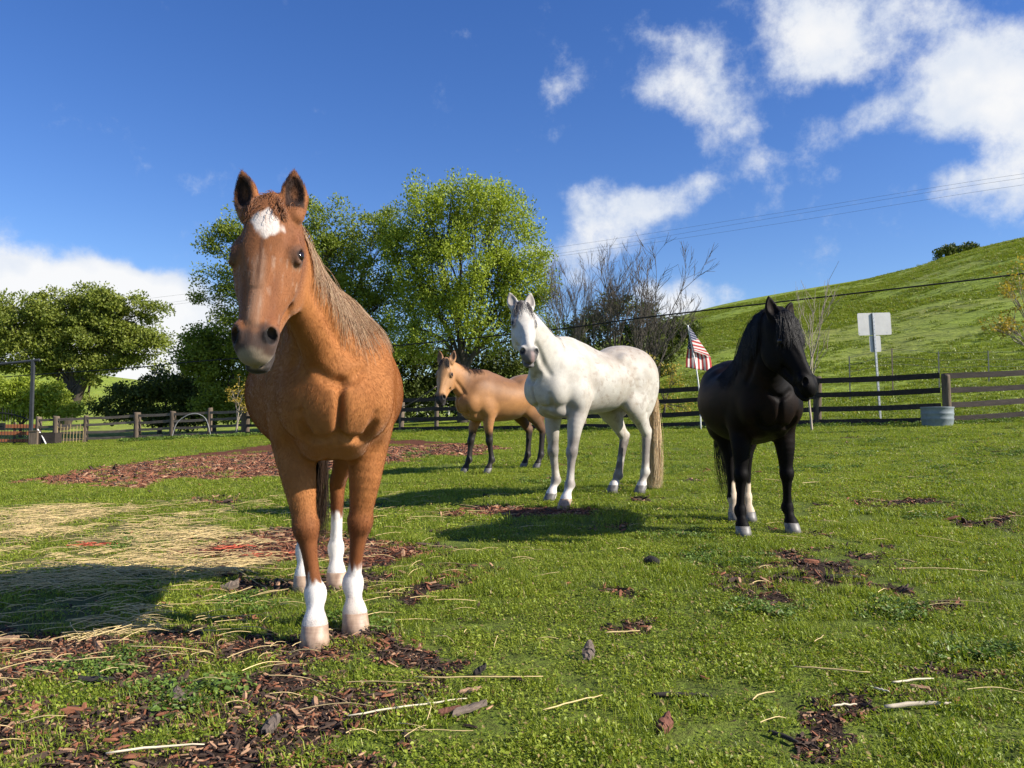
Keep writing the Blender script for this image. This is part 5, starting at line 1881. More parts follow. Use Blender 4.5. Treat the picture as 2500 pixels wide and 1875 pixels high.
def fence_xy(px):
    """where the straight back fence passes behind a pixel column"""
    k = (px - CX) / FPX
    t = (11.9 - 22 * k) / (0.8 + 0.6 * k)
    return 11.9 - 0.8 * t, 22 + 0.6 * t


def build_fences():
    right = [(22.5, 23.6), (18.9, 23.1), (15.4, 22.6), (11.9, 22.0)]
    line_fence('wooden_fence', 'weathered dark board fence below the grassy hill, by the metal tub', right[::-1], M_RAIL, (0.16, 0.52, 0.93, 1.33), 1.42, group='board fences round the paddock', seed=3, post_r=0.13)
    mid = [fence_xy(p) for p in (2300, 1996, 1727, 1562, 1425, 1292, 1170, 1066, 980, 905, 838, 770, 704, 650, 605)]
    mid[0] = (11.9 - 0.12, 22.09)
    line_fence('wooden_fence', 'long dark board fence running behind the white grey and buckskin horses', mid, M_RAIL, (0.14, 0.52, 0.93, 1.33), 1.42, group='board fences round the paddock', seed=5, skip_posts=(0,))
    left = [(at(p, HORIZON, d)[0], d) for p, d in ((598, 41.2), (511, 41.8), (420, 42.2), (336, 42.6), (209, 43.0), (137, 43.2), (93, 43.3))]
    line_fence('wooden_fence', 'grey weathered rail fence with twisted thick posts next to the arched gate', left, M_RAIL_GREY, (0.20, 0.55, 0.92, 1.28), 1.45, group='board fences round the paddock', seed=7, post_r=0.16, rail_h=0.13)
    # white rail fence far behind, seen under the buckskin's chin
    ws = [(at(p, HORIZON, 60)[0], 60 + 0.0 * p) for p in range(940, 1240, 26)]
    base = np.array([ws[0][0], 60, lz(ws[0][0], 60)])
    root = empty('white_fence', base)
    tag(root, 'white painted picket rail fence beyond the dark board fence', 'fence')
    for x, y in ws:
        o = MB().box((0, 0, 0.55), (0.12, 0.12, 1.5)).build('post', M_WHITE, root)
        o.location = np.array([x, y, lz(x, y)]) - base
    for (x0, y0), (x1, y1) in zip(ws[:-1], ws[1:]):
        for h in (0.45, 0.85, 1.2):
            a = np.array([x0, y0, lz(x0, y0) + h]) - base
            b = np.array([x1, y1, lz(x1, y1) + h]) - base
            t = (b - a) / np.linalg.norm(b - a)
            nn = np.array([-t[1], t[0], 0]) / math.hypot(t[0], t[1])
            Rm = np.stack([t, nn, np.cross(t, nn)], 1)
            MB().box((a + b) / 2 - nn * 0.075, (np.linalg.norm(b - a), 0.03, 0.13), Rm).build('rail', M_WHITE, root)


def build_gate():
    D = 43.0
    x0, x1 = at(-70, 1040, D)[0], at(72, 1040, D)[0]
    zb = lz(x1, D)
    W = x1 - x0
    root = empty('arched_gate', (x0, D, zb))
    tag(root, 'arched black iron gate with upright bars under the steel frame', 'gate')
    n = 19
    arch = lambda u: 1.30 + 0.38 * math.sin(math.pi * min(max(u, 0), 1))
    MB().tube([(W * u, 0, arch(u)) for u in np.linspace(0, 1, 18)], 0.035, 6).build('top_rail', M_IRON, root)
    MB().tube([(0, 0, 0.12), (W, 0, 0.12)], 0.03, 6).build('bottom_rail', M_IRON, root)
    for u in (0, 1):
        MB().tube([(W * u, 0, -0.05), (W * u, 0, arch(u))], 0.04, 6).build('stile', M_IRON, root)
    for i in range(1, n):
        u = i / n
        MB().tube([(W * u, 0, 0.12), (W * u, 0, arch(u) + 0.18), (W * u, 0, arch(u) + 0.26)], [0.014, 0.014, 0.003], 5).build('bar', M_IRON, root)
    MB().box((W * 0.55, -0.06, 0.95), (0.26, 0.10, 0.40)).box((W * 0.55, -0.12, 1.05), (0.14, 0.05, 0.12)).build('lock_box', M_IRON, root)
    # boards behind the gate
    bx0, bx1 = at(-90, 1040, D + 0.8)[0], at(92, 1040, D + 0.8)[0]
    b = empty('board_fence', (bx0, D + 0.8, lz(bx0, D + 0.8)))
    tag(b, 'low fence of orange brown boards seen through the arched gate', 'fence')
    for h in (0.30, 0.72, 1.10):
        MB().box(((bx1 - bx0) / 2, 0, h), (bx1 - bx0, 0.04, 0.20)).build('board', M_ORANGE_WOOD, b)
    for u in (0.02, 0.35, 0.68, 0.98):
        MB().box(((bx1 - bx0) * u, 0.08, 0.6), (0.10, 0.10, 1.4)).build('post', M_RAIL_GREY, b)
    # steel portal
    xp = at(76, 1040, D - 0.25)[0]
    f = empty('steel_portal', (xp, D - 0.25, lz(xp, D - 0.25)))
    tag(f, 'tall dark steel frame with a sloping top beam beside the gate', 'frame')
    ht = at(76, 880, D - 0.25)[2] - f.location[2]
    MB().box((0, 0, ht / 2 - 0.1), (0.15, 0.15, ht + 0.2)).build('upright', M_STEEL, f)
    MB().tube([(0.35, 0, ht + 0.02), (-1.0, 0, ht - 0.12), (-3.4, 0, ht - 0.36)], 0.075, 8).build('top_beam', M_STEEL, f)
    # wooden trough and clutter by the post
    p = at(120, 1078, 41.8)
    o = MB()
    for c, s in (((0, 0.30, 0.30), (0.95, 0.04, 0.60)), ((0, -0.30, 0.30), (0.95, 0.04, 0.60)), ((-0.455, 0, 0.30), (0.04, 0.556, 0.60)), ((0.455, 0, 0.30), (0.04, 0.556, 0.60)), ((0, 0, 0.06), (0.86, 0.55, 0.04))):
        o.box(c, s)
    t = o.build('wooden_box', M_RAIL)
    t.location = (p[0], p[1], lz(p[0], p[1]))
    tag(t, 'dark open wooden box on the grass beside the steel frame', 'box')
    p = at(84, 1080, 41.5)
    t = MB().box((0, 0, 0.34), (0.42, 0.30, 0.74)).box((0, 0, 0.725), (0.48, 0.36, 0.04)).build('wooden_stump', M_POST)
    t.location = (p[0], p[1], lz(p[0], p[1]))
    tag(t, 'squat pale wooden block at the foot of the steel frame', 'block')
    # lattice of sticks
    xa = at(140, 1040, 42.4)[0]
    xb = at(203, 1040, 42.4)[0]
    L = empty('stick_lattice', (xa, 42.4, lz(xa, 42.4)))
    tag(L, 'straw coloured lattice of thin sticks beside the first thick post', 'lattice')
    M_STICK = simple_mat('cane', (0.36, 0.27, 0.13), 0.8, 6, 0.3)
    for i in range(9):
        x = (xb - xa) * i / 8
        MB().tube([(x, 0, -0.05), (x + 0.02, 0, 0.95 + 0.12 * math.sin(i * 2.1))], 0.014, 5).build('stick', M_STICK, L)
    for h in (0.25, 0.55, 0.85):
        MB().tube([(-0.03, 0.02, h), (xb - xa + 0.03, 0.02, h + 0.02)], 0.012, 5).build('stick', M_STICK, L)
    # pale pipe leaning, bent hose arch
    a, c = at(92, 1048, 41.6), at(113, 1082, 41.4)
    o = MB().tube([a, (a + c) / 2 + (0, 0, 0.02), (c[0], c[1], lz(c[0], c[1]))], 0.03, 6).build('leaning_pipe', M_WHITE)
    tag(o, 'thin pale pipe leaning against the steel frame', 'pipe')
    M_PIPE = simple_mat('dull_pipe', (0.26, 0.26, 0.25), 0.6, 6, 0.2)
    pts = [at(q[0], q[1], 40.6) for q in ((418, 1058), (430, 1036), (448, 1019), (470, 1010), (490, 1013), (505, 1028), (516, 1060))]
    for e in (0, -1):
        pts[e][2] = lz(pts[e][0], pts[e][1]) - 0.03
    o = MB().tube(catmull(np.array(pts), 5), 0.022, 7).build('bent_pipe', M_PIPE, smooth=True)
    tag(o, 'grey pipe bent into an arch against the rail fence', 'pipe')


def build_pole():
    a, b = at(955, 1006, 33.8), at(1066, 943, 33.2)
    o = MB().tube(catmull(np.array([a, (a + b) / 2 - np.array([0, 0, 0.10]), b]), 6), 0.022, 7).build('leaning_pole', M_RAIL_GREY, smooth=True)
    tag(o, 'thin grey pole slanting along the fence by the muzzle of the buckskin horse', 'pole')


def build_sign():
    p = on_base(2150, 25.2)
    top = at(2131, 764, 25.2)
    d = top - p
    root = empty('road_sign', p)
    tag(root, 'blank grey back of a road sign on a perforated metal post', 'sign')
    d = top - p
    L = np.linalg.norm(d)
    up = d / L
    rt = np.array([1.0, 0.16, 0])
    rt /= np.linalg.norm(rt)
    rt = rt - up * (rt @ up)
    rt /= np.linalg.norm(rt)
    nrm = np.cross(up, rt)          # away from the camera
    nrm = nrm if nrm[1] > 0 else -nrm
    Rm = np.stack([rt, nrm, up], 1)
    post = MB().box(up * L / 2 - up * 0.15, (0.06, 0.045, L + 0.3), Rm).build('post', M_GALV, root)
    for i in range(26):
        h = 0.25 + i * (L - 0.3) / 26
        MB().box(up * h - nrm * 0.0245, (0.016, 0.003, 0.016), Rm).build('post_hole', M_IRON, post)

    def panel(cx, cz, w, h, rr, nm, off):
        mb = MB()
        pts = []
        for sx, sz, a0 in ((1, 1, 0), (-1, 1, 90), (-1, -1, 180), (1, -1, 270)):
            for k in range(5):
                t = R(a0 + 90 * k / 4)
                pts.append((cx + sx * (w / 2 - rr) + rr * math.cos(t), cz + sz * (h / 2 - rr) + rr * math.sin(t)))
        n = len(pts)
        for o in (0, 0.004):
            for (a, b) in pts:
                mb.v.append((Rm @ np.array([a, off + o, b])).tolist())
        mb.f.append(list(range(n)))
        mb.f.append([2 * n - 1 - i for i in range(n)])
        for i in range(n):
            mb.f.append([i, n + i, n + (i + 1) % n, (i + 1) % n])
        return mb.build(nm, M_ALU, root)
    s = 25.2 / FPX
    a = panel(0.05 * s / s, L - 27 * s, 89 * s, 55 * s, 0.05, 'panel', 0.030)
    panel(0.03, L - 76 * s, 30 * s, 40 * s, 0.05, 'small_panel', 0.034)
    for sx in (-1, 1):
        MB().box(Rm @ np.array([sx * 0.47, 0.027, L - 49 * s]), (0.03, 0.006, 0.03), Rm).build('bolt', M_GALV, a)


def on_base(px, D):
    x, y = at(px, HORIZON, D)[:2]
    return np.array([x, y, lz(x, y)])


def build_flag():
    D = 25.3
    base = on_base(1722, D)
    root = empty('flag', base)
    tag(root, 'striped flag with a blue starred corner on a bent white pole', 'flag')
    pole = [at(q[0], q[1], D) for q in ((1679, 794), (1684, 818), (1692, 860), (1700, 900), (1706, 945), (1709, 985), (1711, 1030))]
    pole[-1][2] = min(pole[-1][2], base[2] - 0.05)
    MB().tube([p - base for p in catmull(np.array(pole), 4)], 0.022, 8).build('pole', M_WHITE, root, smooth=True)
    # cloth hangs from the top of the pole and folds forward: u along the hoist, v along the fly
    m, nt, b = new_mat('flag_cloth')
    uv = nt.add('ShaderNodeAttribute', attribute_name='flag_uv').outputs['Vector']
    sx = nt.add('ShaderNodeSeparateXYZ')
    nt.l.new(uv, sx.inputs[0])
    u, v, can = sx.outputs[0], sx.outputs[1], sx.outputs[2]      # across the stripes, along them, blue corner
    stripe = nt.math('LESS_THAN', nt.math('FRACT', u), 0.5)
    base_c = nt.mix(stripe, (0.74, 0.72, 0.69), (0.50, 0.060, 0.050))
    row = nt.math('FLOOR', nt.math('MULTIPLY', u, 1.6))
    fu = nt.math('SUBTRACT', nt.math('FRACT', nt.math('MULTIPLY', u, 1.6)), 0.5)
    fv = nt.math('SUBTRACT', nt.math('FRACT', nt.math('ADD', nt.math('MULTIPLY', v, 12.0), nt.math('MULTIPLY', row, 0.5))), 0.5)
    star = nt.math('LESS_THAN', nt.math('ADD', nt.math('MULTIPLY', fu, fu), nt.math('MULTIPLY', fv, fv)), 0.07)
    c = nt.mix(nt.math('GREATER_THAN', can, 0.5), base_c, nt.mix(star, (0.030, 0.042, 0.130), (0.74, 0.72, 0.70)))
    nt.l.new(c, b.inputs['Base Color'])
    b.inputs['Roughness'].default_value = 0.85
    tr = nt.add('ShaderNodeBsdfTranslucent')
    nt.l.new(c, tr.inputs[0])
    mx = nt.add('ShaderNodeMixShader')
    mx.inputs[0].default_value = 0.4
    nt.l.new(b.outputs[0], mx.inputs[1])
    nt.l.new(tr.outputs[0], mx.inputs[2])
    nt.l.new(mx.outputs[0], m.node_tree.nodes['Material Output'].inputs[0])

    def drape(name, left, right, depth, uvfun, nu=24, nv=24):
        """cloth between a left and a right edge (pixel polylines), hung at the pole's distance with folds in depth"""
        left, right = catmull(np.array(left, float), 8), catmull(np.array(right, float), 8)
        lerp1 = lambda A, t: np.array([np.interp(t, np.linspace(0, 1, len(A)), A[:, k]) for k in (0, 1)])
        V, UVv = [], []
        for i in range(nu):
            for j in range(nv):
                a, q = i / (nu - 1), j / (nv - 1)
                pxy = lerp1(left, q) * (1 - a) + lerp1(right, q) * a
                V.append(at(pxy[0], pxy[1], D + depth(a, q)) - base)
                UVv.append(uvfun(a, q, pxy))
        F = [[i * nv + j, (i + 1) * nv + j, (i + 1) * nv + j + 1, i * nv + j + 1] for i in range(nu - 1) for j in range(nv - 1)]
        o = mesh_from(name, V, F, m, root, smooth=True)
        at_ = o.data.attributes.new('flag_uv', 'FLOAT_VECTOR', 'POINT')
        at_.data.foreach_set('vector', np.array(UVv, np.float32).ravel())
        so = o.modifiers.new('thickness', 'SOLIDIFY')
        so.thickness = 0.004
    # the hoist end, folded over: stripes run across, blue corner at the top
    drape('cloth_fold', [(1681, 797), (1686, 822), (1692, 846), (1695, 858)], [(1684, 798), (1703, 826), (1720, 850), (1735, 872)],
          lambda a, q: -0.06 + 0.45 * a * q, lambda a, q, p: (q * 7.0 - a * 0.3, a, 1.0 if q < 0.36 + 0.10 * (1 - a) else 0.0))
    # the fly hangs down: stripes upright
    drape('cloth', [(1683, 812), (1679, 845), (1675, 872), (1674, 897)], [(1697, 822), (1718, 850), (1734, 872), (1739, 908)],
          lambda a, q: 0.02 + 0.06 * math.sin(a * 13.0) * q + 0.45 * a, lambda a, q, p: (a * 6.5 + 0.0, q, 1.0 if (q < 0.40 and a < 0.62) else 0.0))


def build_wires():
    def cable(name, label, px, D, r, mat, group=None):
        pts = np.array([at(a, b, d) for (a, b), d in zip(px, D)])
        o = MB().tube(catmull(pts, 8), r, 6).build(name, mat, smooth=True)
        tag(o, label, 'cable', group)
        return o
    cable('black_cable', 'thick sagging black cable crossing in front of the hill', [(3000, 600), (2500, 668), (2090, 716), (1600, 772), (1340, 806), (900, 850), (450, 885), (310, 899), (-200, 935)], [30, 32, 34, 37, 39, 43, 47, 49, 54], 0.036, M_BLACK_CABLE)
    for i, (a, b, c) in enumerate(((424, 520, 608), (434, 530, 624), (451, 546, 630))):
        cable('power_line', ('topmost of three thin power lines across the sky', 'middle of three thin power lines across the sky', 'lowest of three thin power lines across the sky')[i],
              [(3100, a - 70), (2500, a), (1900, b), (1330, c), (700, c + 80), (200, c + 140)], [80, 90, 100, 110, 120, 130], 0.013, M_WIRE, 'power lines')


def build_tub():
    p = on_base(2289, 21.0)
    z0 = 0
    root = empty('metal_tub', p)
    tag(root, 'round grey ribbed tub standing on the grass under the fence', 'tub')
    s = 21.0 / FPX
    r, h = 36 * s, 47 * s
    prof = [(r * 0.93, -0.02), (r * 0.95, h * 0.12), (r * 0.985, h * 0.35), (r * 1.02, h * 0.40), (r * 0.99, h * 0.45), (r * 1.0, h * 0.62), (r * 1.035, h * 0.67), (r * 1.0, h * 0.72), (r * 1.01, h * 0.95), (r * 1.05, h * 0.99), (r * 1.03, h * 1.02), (r * 0.97, h * 0.98), (r * 0.95, h * 0.5), (r * 0.9, h * 0.1), (0.01, h * 0.09)]
    n = 36
    V = [[a * math.cos(2 * math.pi * j / n), a * math.sin(2 * math.pi * j / n), z] for a, z in prof for j in range(n)]
    F = [[k * n + j, k * n + (j + 1) % n, (k + 1) * n + (j + 1) % n, (k + 1) * n + j] for k in range(len(prof) - 1) for j in range(n)]
    mesh_from('wall', V, F, M_PLASTIC_GREY, root, smooth=True)


def build_stakes():
    """wire stock fence at the foot of the hill"""
    posts = [(2077, 33), (2182, 33), (2296, 33), (2418, 33), (2560, 33)]
    heads = [870, 850, 858, 856, 856]
    tops = []
    for i, ((px, D), hy) in enumerate(zip(posts, heads)):
        p = on_base(px, D)
        h = max(at(px, hy, D)[2] - p[2], 0.8)
        o = MB().box((0, 0, h / 2 - 0.15), (0.05, 0.02, h + 0.3)).box((0, 0.02, h / 2), (0.012, 0.03, h)).build('stake', M_TPOST if i != 1 else M_RAIL_GREY)
        o.location = p
        tag(o, ('slim rusty stake on the slope between sapling and road sign', 'pale wooden stake on the slope just beside the road sign', 'thin steel stake on the slope above the fence post with the tub', 'thin steel stake on the bare slope past the tub', 'steel stake farthest along the slope')[i], 'stake', 'fence stakes on the slope')
        tops.append(p + np.array([0, 0, h]))
    for i, k in enumerate((0.95, 0.70, 0.45)):
        pts = [t - np.array([0, 0, (1 - k) * 1.2]) for t in tops]
        o = MB().tube(catmull(np.array(pts), 4), 0.006, 4).build('fence_wire', M_WIRE)
        tag(o, ('top strand of wire between the stakes on the slope', 'middle strand of wire between the stakes on the slope', 'lowest strand of wire between the stakes on the slope')[i], 'wire', 'wires on the slope')


build_fences()
build_gate()
build_pole()
build_sign()
build_flag()
build_wires()
build_tub()
build_stakes()
# ------------------------------------------------------------------ sward, straw, bark chips (uncountable cover) and single pieces
_proto_col = bpy.data.collections.new('scatter_sources')      # never linked to the scene: only instanced


def proto(name, V, F, mat):
    me = bpy.data.meshes.new(name)
    me.from_pydata(np.asarray(V).tolist(), [], F if isinstance(F, list) else F.tolist())
    me.update()
    me.materials.append(mat)
    o = bpy.data.objects.new(name, me)
    return o


def scatter(name, label, cat, P, rot, scl, idx, protos, mat=None):
    """one 'stuff' object that instances small source meshes at points"""
    c = bpy.data.collections.new('src_' + name)
    for i, o in enumerate(protos):
        o.name = 'src_%s_%02d' % (name, i)
        c.objects.link(o)
    me = bpy.data.meshes.new(name)
    me.vertices.add(len(P))
    me.vertices.foreach_set('co', np.asarray(P, np.float32).ravel())
    for nm, typ, arr, key in (('rot', 'FLOAT_VECTOR', rot, 'vector'), ('scl', 'FLOAT_VECTOR', scl, 'vector'), ('idx', 'INT', idx, 'value')):
        a = me.attributes.new(nm, typ, 'POINT')
        a.data.foreach_set(key, np.asarray(arr, np.int32 if typ == 'INT' else np.float32).ravel())
    o = bpy.data.objects.new(name, me)
    link(o)
    o['kind'] = 'stuff'
    tag(o, label, cat)
    ng = bpy.data.node_groups.new('scatter_' + name, 'GeometryNodeTree')
    ng.interface.new_socket('Geometry', in_out='INPUT', socket_type='NodeSocketGeometry')
    ng.interface.new_socket('Geometry', in_out='OUTPUT', socket_type='NodeSocketGeometry')
    N, L = ng.nodes, ng.links
    gi, go = N.new('NodeGroupInput'), N.new('NodeGroupOutput')
    iop = N.new('GeometryNodeInstanceOnPoints')
    ci = N.new('GeometryNodeCollectionInfo')
    ci.inputs['Collection'].default_value = c
    ci.inputs['Separate Children'].default_value = True
    ci.inputs['Reset Children'].default_value = True
    iop.inputs['Pick Instance'].default_value = True

    def attr(nm, typ):
        nd = N.new('GeometryNodeInputNamedAttribute')
        nd.data_type = typ
        nd.inputs['Name'].default_value = nm
        return nd.outputs['Attribute']
    e2r = N.new('FunctionNodeEulerToRotation')
    L.new(attr('rot', 'FLOAT_VECTOR'), e2r.inputs[0])
    L.new(gi.outputs[0], iop.inputs['Points'])
    L.new(ci.outputs[0], iop.inputs['Instance'])
    L.new(attr('idx', 'INT'), iop.inputs['Instance Index'])
    L.new(e2r.outputs[0], iop.inputs['Rotation'])
    L.new(attr('scl', 'FLOAT_VECTOR'), iop.inputs['Scale'])
    L.new(iop.outputs[0], go.inputs[0])
    md = o.modifiers.new('scatter', 'NODES')
    md.node_group = ng
    return o


def sward_material(name, cols, trans=0.35):
    m, nt, b = new_mat(name)
    geo = nt.add('ShaderNodeNewGeometry')
    rnd = geo.outputs['Random Per Island']
    n = nt.noise(geo.outputs['Position'], 0.55, 4, 0.6)
    n2 = nt.noise(geo.outputs['Position'], 4.0, 3, 0.6)
    f = nt.math('ADD', nt.math('MULTIPLY', rnd, 0.42), nt.math('ADD', nt.math('MULTIPLY', n, 0.45), nt.math('MULTIPLY', n2, 0.3)))
    c = nt.ramp(f, [(0.28, cols[0]), (0.56, cols[1]), (0.86, cols[2])])
    dead = nt.math('GREATER_THAN', nt.math('FRACT', nt.math('MULTIPLY', rnd, 7.31)), 0.93)
    c = nt.mix(dead, c, (0.34, 0.25, 0.10))
    nt.l.new(c, b.inputs['Base Color'])
    b.inputs['Roughness'].default_value = 0.45
    b.inputs['Specular IOR Level'].default_value = 0.3
    tr = nt.add('ShaderNodeBsdfTranslucent')
    nt.l.new(nt.mix(1.0, c, (1.2, 1.25, 0.5), 'MULTIPLY'), tr.inputs[0])
    mx = nt.add('ShaderNodeMixShader')
    mx.inputs[0].default_value = trans
    nt.l.new(b.outputs[0], mx.inputs[1])
    nt.l.new(tr.outputs[0], mx.inputs[2])
    nt.l.new(mx.outputs[0], m.node_tree.nodes['Material Output'].inputs[0])
    return m


M_SWARD = sward_material('sward', ((0.052, 0.088, 0.010), (0.215, 0.280, 0.024), (0.390, 0.425, 0.060)))
M_WEED = sward_material('weed', ((0.055, 0.098, 0.016), (0.115, 0.185, 0.030), (0.190, 0.255, 0.050)), 0.25)
M_STRAW = simple_mat('straw', (0.60, 0.45, 0.21), 0.6, 3, 0.35, 0.0)
M_CHIP = simple_mat('bark_chip', (0.200, 0.078, 0.040), 0.85, 12, 0.6, 0.3)
M_CHIP_DARK = simple_mat('bark_chip_dark', (0.055, 0.034, 0.024), 0.85, 12, 0.6, 0.3)
M_CHIP_PALE = simple_mat('bark_chip_pale', (0.34, 0.20, 0.115), 0.8, 10, 0.4, 0.3)


def tuft(nb, nl, rad, hb, hl, lsz, bw, g):
    """low patch of grass blades and small round leaves"""
    V, F = [], []
    for _ in range(nb):
        a, r = g.uniform(0, 6.283), rad * math.sqrt(g.random())
        p = np.array([r * math.cos(a), r * math.sin(a), -0.004])
        h = hb * g.uniform(0.5, 1.3)
        az = g.uniform(0, 6.283)
        d = np.array([math.cos(az), math.sin(az), 0])
        s = np.array([-d[1], d[0], 0]) * bw * 0.5
        bend = h * g.uniform(0.3, 1.2)
        q1 = p + d * bend * 0.35 + np.array([0, 0, h * 0.6])
        q2 = p + d * bend + np.array([0, 0, h * g.uniform(0.7, 1.0)])
        i = len(V)
        V += [p - s, p + s, q1 + s * 0.8, q1 - s * 0.8, q2]
        F += [[i, i + 1, i + 2, i + 3], [i + 3, i + 2, i + 4]]
    for _ in range(nl):
        a, r = g.uniform(0, 6.283), rad * math.sqrt(g.random())
        p = np.array([r * math.cos(a), r * math.sin(a), hl * g.uniform(0.15, 1.0)])
        n = np.array([g.normal(0, 0.45), g.normal(0, 0.45), 1.0])
        n /= np.linalg.norm(n)
        u = np.cross(n, [g.normal(), g.normal(), 0.1])
        u /= np.linalg.norm(u)
        w = np.cross(n, u)
        L = lsz * g.uniform(0.6, 1.3)
        i = len(V)
        V += [p - u * L * 0.5, p + w * L * 0.30 + n * L * 0.08, p + u * L * 0.28 + w * L * 0.24 + n * L * 0.04, p + u * L * 0.5, p + u * L * 0.28 - w * L * 0.24 + n * L * 0.04, p - w * L * 0.30 + n * L * 0.08]
        F += [[i, i + 1, i + 2, i + 3], [i, i + 3, i + 4, i + 5]]
    return V, F


def view_points(n, d0, d1, margin=0.16):
    """random ground points inside the photographed wedge (with room to step aside), between two distances"""
    y = np.sqrt(rng.uniform(d0 ** 2, d1 ** 2, n))
    half = 1250 / FPX + margin
    x = rng.uniform(-1, 1, n) * half * y
    return x, y


def build_scatter():
    g = np.random.default_rng(11)
    lawn = [proto('a', *tuft(46, 70, 0.085, 0.026, 0.020, 0.0125, 0.0028, g), M_SWARD) for _ in range(4)]
    lawn += [proto('a', *tuft(90, 26, 0.085, 0.036, 0.018, 0.011, 0.0026, g), M_SWARD) for _ in range(2)]
    weed = [proto('a', *tuft(16, 80, 0.10, 0.05, 0.045, 0.026, 0.004, g), M_WEED) for _ in range(3)]
    P, Rt, Sc, Id = [], [], [], []
    for d0, d1, dens, sc in ((1.5, 3.2, 300, 1.0), (3.2, 6.5, 260, 1.05), (6.5, 13, 120, 1.45), (13, 24, 42, 2.2), (24, 46, 15, 3.2)):
        area = (1250 / FPX + 0.16) * (d1 ** 2 - d0 ** 2)
        n = int(area * dens)
        x, y = view_points(n, d0, d1)
        bk, so, hy = masks(x, y)
        hs = hillside(x, y)
        pr = (1 - 0.97 * bk) * (1 - 0.84 * so) * (1 - 0.45 * hy) * (1 - 0.5 * hs)
        n1 = 0.5 * vnoise(np.stack([x, y, x * 0], 1) + 21, 1.3, 3) + 0.5 * vnoise(np.stack([x, y, x * 0], 1) + 31, 6.0, 2)
        keep = rng.random(n) < pr * np.clip(0.58 + 2.6 * (n1 - 0.46), 0.10, 1)
        x, y = x[keep], y[keep]
        z = land_z(x, y)
        P.append(np.stack([x, y, z], 1))
        k = len(x)
        Rt.append(np.stack([rng.normal(0, 0.06, k), rng.normal(0, 0.06, k), rng.uniform(0, 6.283, k)], 1))
        s = sc * rng.uniform(0.75, 1.25, k)
        hn = vnoise(np.stack([x, y, x * 0], 1) + 61, 2.2, 3)
        Sc.append(np.stack([s, s, s * rng.uniform(0.6, 1.35, k) * np.clip(0.35 + 1.5 * hn, 0.5, 1.7) / sc ** 0.45], 1))
        n2 = vnoise(np.stack([x, y, x * 0], 1) + 5, 0.9, 3)
        Id.append(np.where(rng.random(k) < np.clip((n2 - 0.40) * 3, 0.05, 0.9), rng.integers(4, 6, k), rng.integers(0, 4, k)))
    scatter('grass', 'short spring grass and clover covering the paddock', 'grass', np.concatenate(P), np.concatenate(Rt), np.concatenate(Sc), np.concatenate(Id), lawn)

    # darker leafy weeds in clumps, along the fence and in the turf
    P, Sc = [], []
    spots = [(2080, 1110, 90, 10), (2230, 1135, 110, 12), (2420, 1110, 90, 10), (2150, 1082, 120, 8), (2330, 1180, 150, 10), (2280, 1260, 120, 16), (1790, 1370, 90, 18), (1700, 1365, 50, 12), (1400, 1175, 80, 10), (1600, 1150, 120, 12), (1450, 1120, 120, 8),
             (1000, 1110, 70, 10), (330, 1330, 60, 14), (2000, 1150, 100, 8), (1640, 1310, 80, 12), (2160, 1500, 60, 14), (1880, 1490, 80, 14), (840, 1520, 50, 12), (2420, 1600, 60, 14), (420, 1700, 100, 30), (260, 1640, 80, 26), (2480, 1060, 60, 8), (600, 1480, 60, 16)]
    for px, py, w, h in spots:
        for _ in range(20):
            q = on_ground(px + rng.normal(0, w * 0.75), py + rng.normal(0, h * 0.75))
            P.append(q)
            Sc.append(rng.uniform(0.35, 0.95) * (1.0 if q[1] < 9 else 1.5))
    # strip of rank growth at the feet of the fences
    for px in np.concatenate([rng.uniform(1350, 2298, 260), rng.uniform(620, 1350, 160)]):
        x, y = fence_xy(px)
        y -= abs(rng.normal(0, 0.5))
        P.append((x + rng.normal(0, 0.3), y, lz(x, y)))
        Sc.append(rng.uniform(1.0, 2.6))
    for _ in range(220):
        x = rng.uniform(11.9, 20)
        y = 22 + (x - 11.9) * 0.15 - abs(rng.normal(0, 0.35))
        P.append((x, y, lz(x, y)))
        Sc.append(rng.uniform(1.0, 2.4))
    for px in rng.uniform(300, 640, 260):
        d = 40.4 - abs(rng.normal(0, 0.8))
        x = at(px, HORIZON, d)[0]
        P.append((x, d, lz(x, d)))
        Sc.append(rng.uniform(1.6, 4.0))
    P = np.array(P, float)
    Sc = np.array(Sc)
    k = len(P)
    scatter('weeds', 'dark leafy weeds growing in clumps in the paddock and along the fence', 'weeds', P, np.stack([rng.normal(0, 0.1, k), rng.normal(0, 0.1, k), rng.uniform(0, 6.283, k)], 1), np.stack([Sc, Sc, Sc], 1), rng.integers(0, 3, k), weed)

    # tussocks on the hill
    n = 60000
    y = np.sqrt(rng.uniform(24 ** 2, 150 ** 2, n))
    x = y * rng.uniform(0.12, 0.80, n)
    hs = hillside(x, y)
    nn = vnoise(np.stack([x * 0.6, y * 0.6, x * 0], 1), 0.22, 4)
    keep = (hs > 0.15) & (rng.random(n) < np.clip((nn - 0.40) * 5, 0.05, 1))
    x, y = x[keep], y[keep]
    k = len(x)
    M_HILL = sward_material('hill_sward', ((0.085, 0.120, 0.016), (0.190, 0.245, 0.030), (0.300, 0.335, 0.058)))
    tus = [proto('a', *tuft(60, 0, 0.5, 0.30, 0.1, 0.05, 0.05, g), M_HILL) for _ in range(3)]
    s = rng.uniform(0.22, 0.55, k) * np.clip(0.35 + y / 90, 0.4, 1.2)
    scatter('hill_grass', 'tussocky pasture grass on the hillside', 'grass', np.stack([x, y, land_z(x, y)], 1), np.stack([rng.normal(0, 0.1, k), rng.normal(0, 0.1, k), rng.normal(-0.25, 0.35, k)], 1),
            np.stack([s * 2.2, s * 1.3, s * 0.9], 1), rng.integers(0, 3, k), tus)

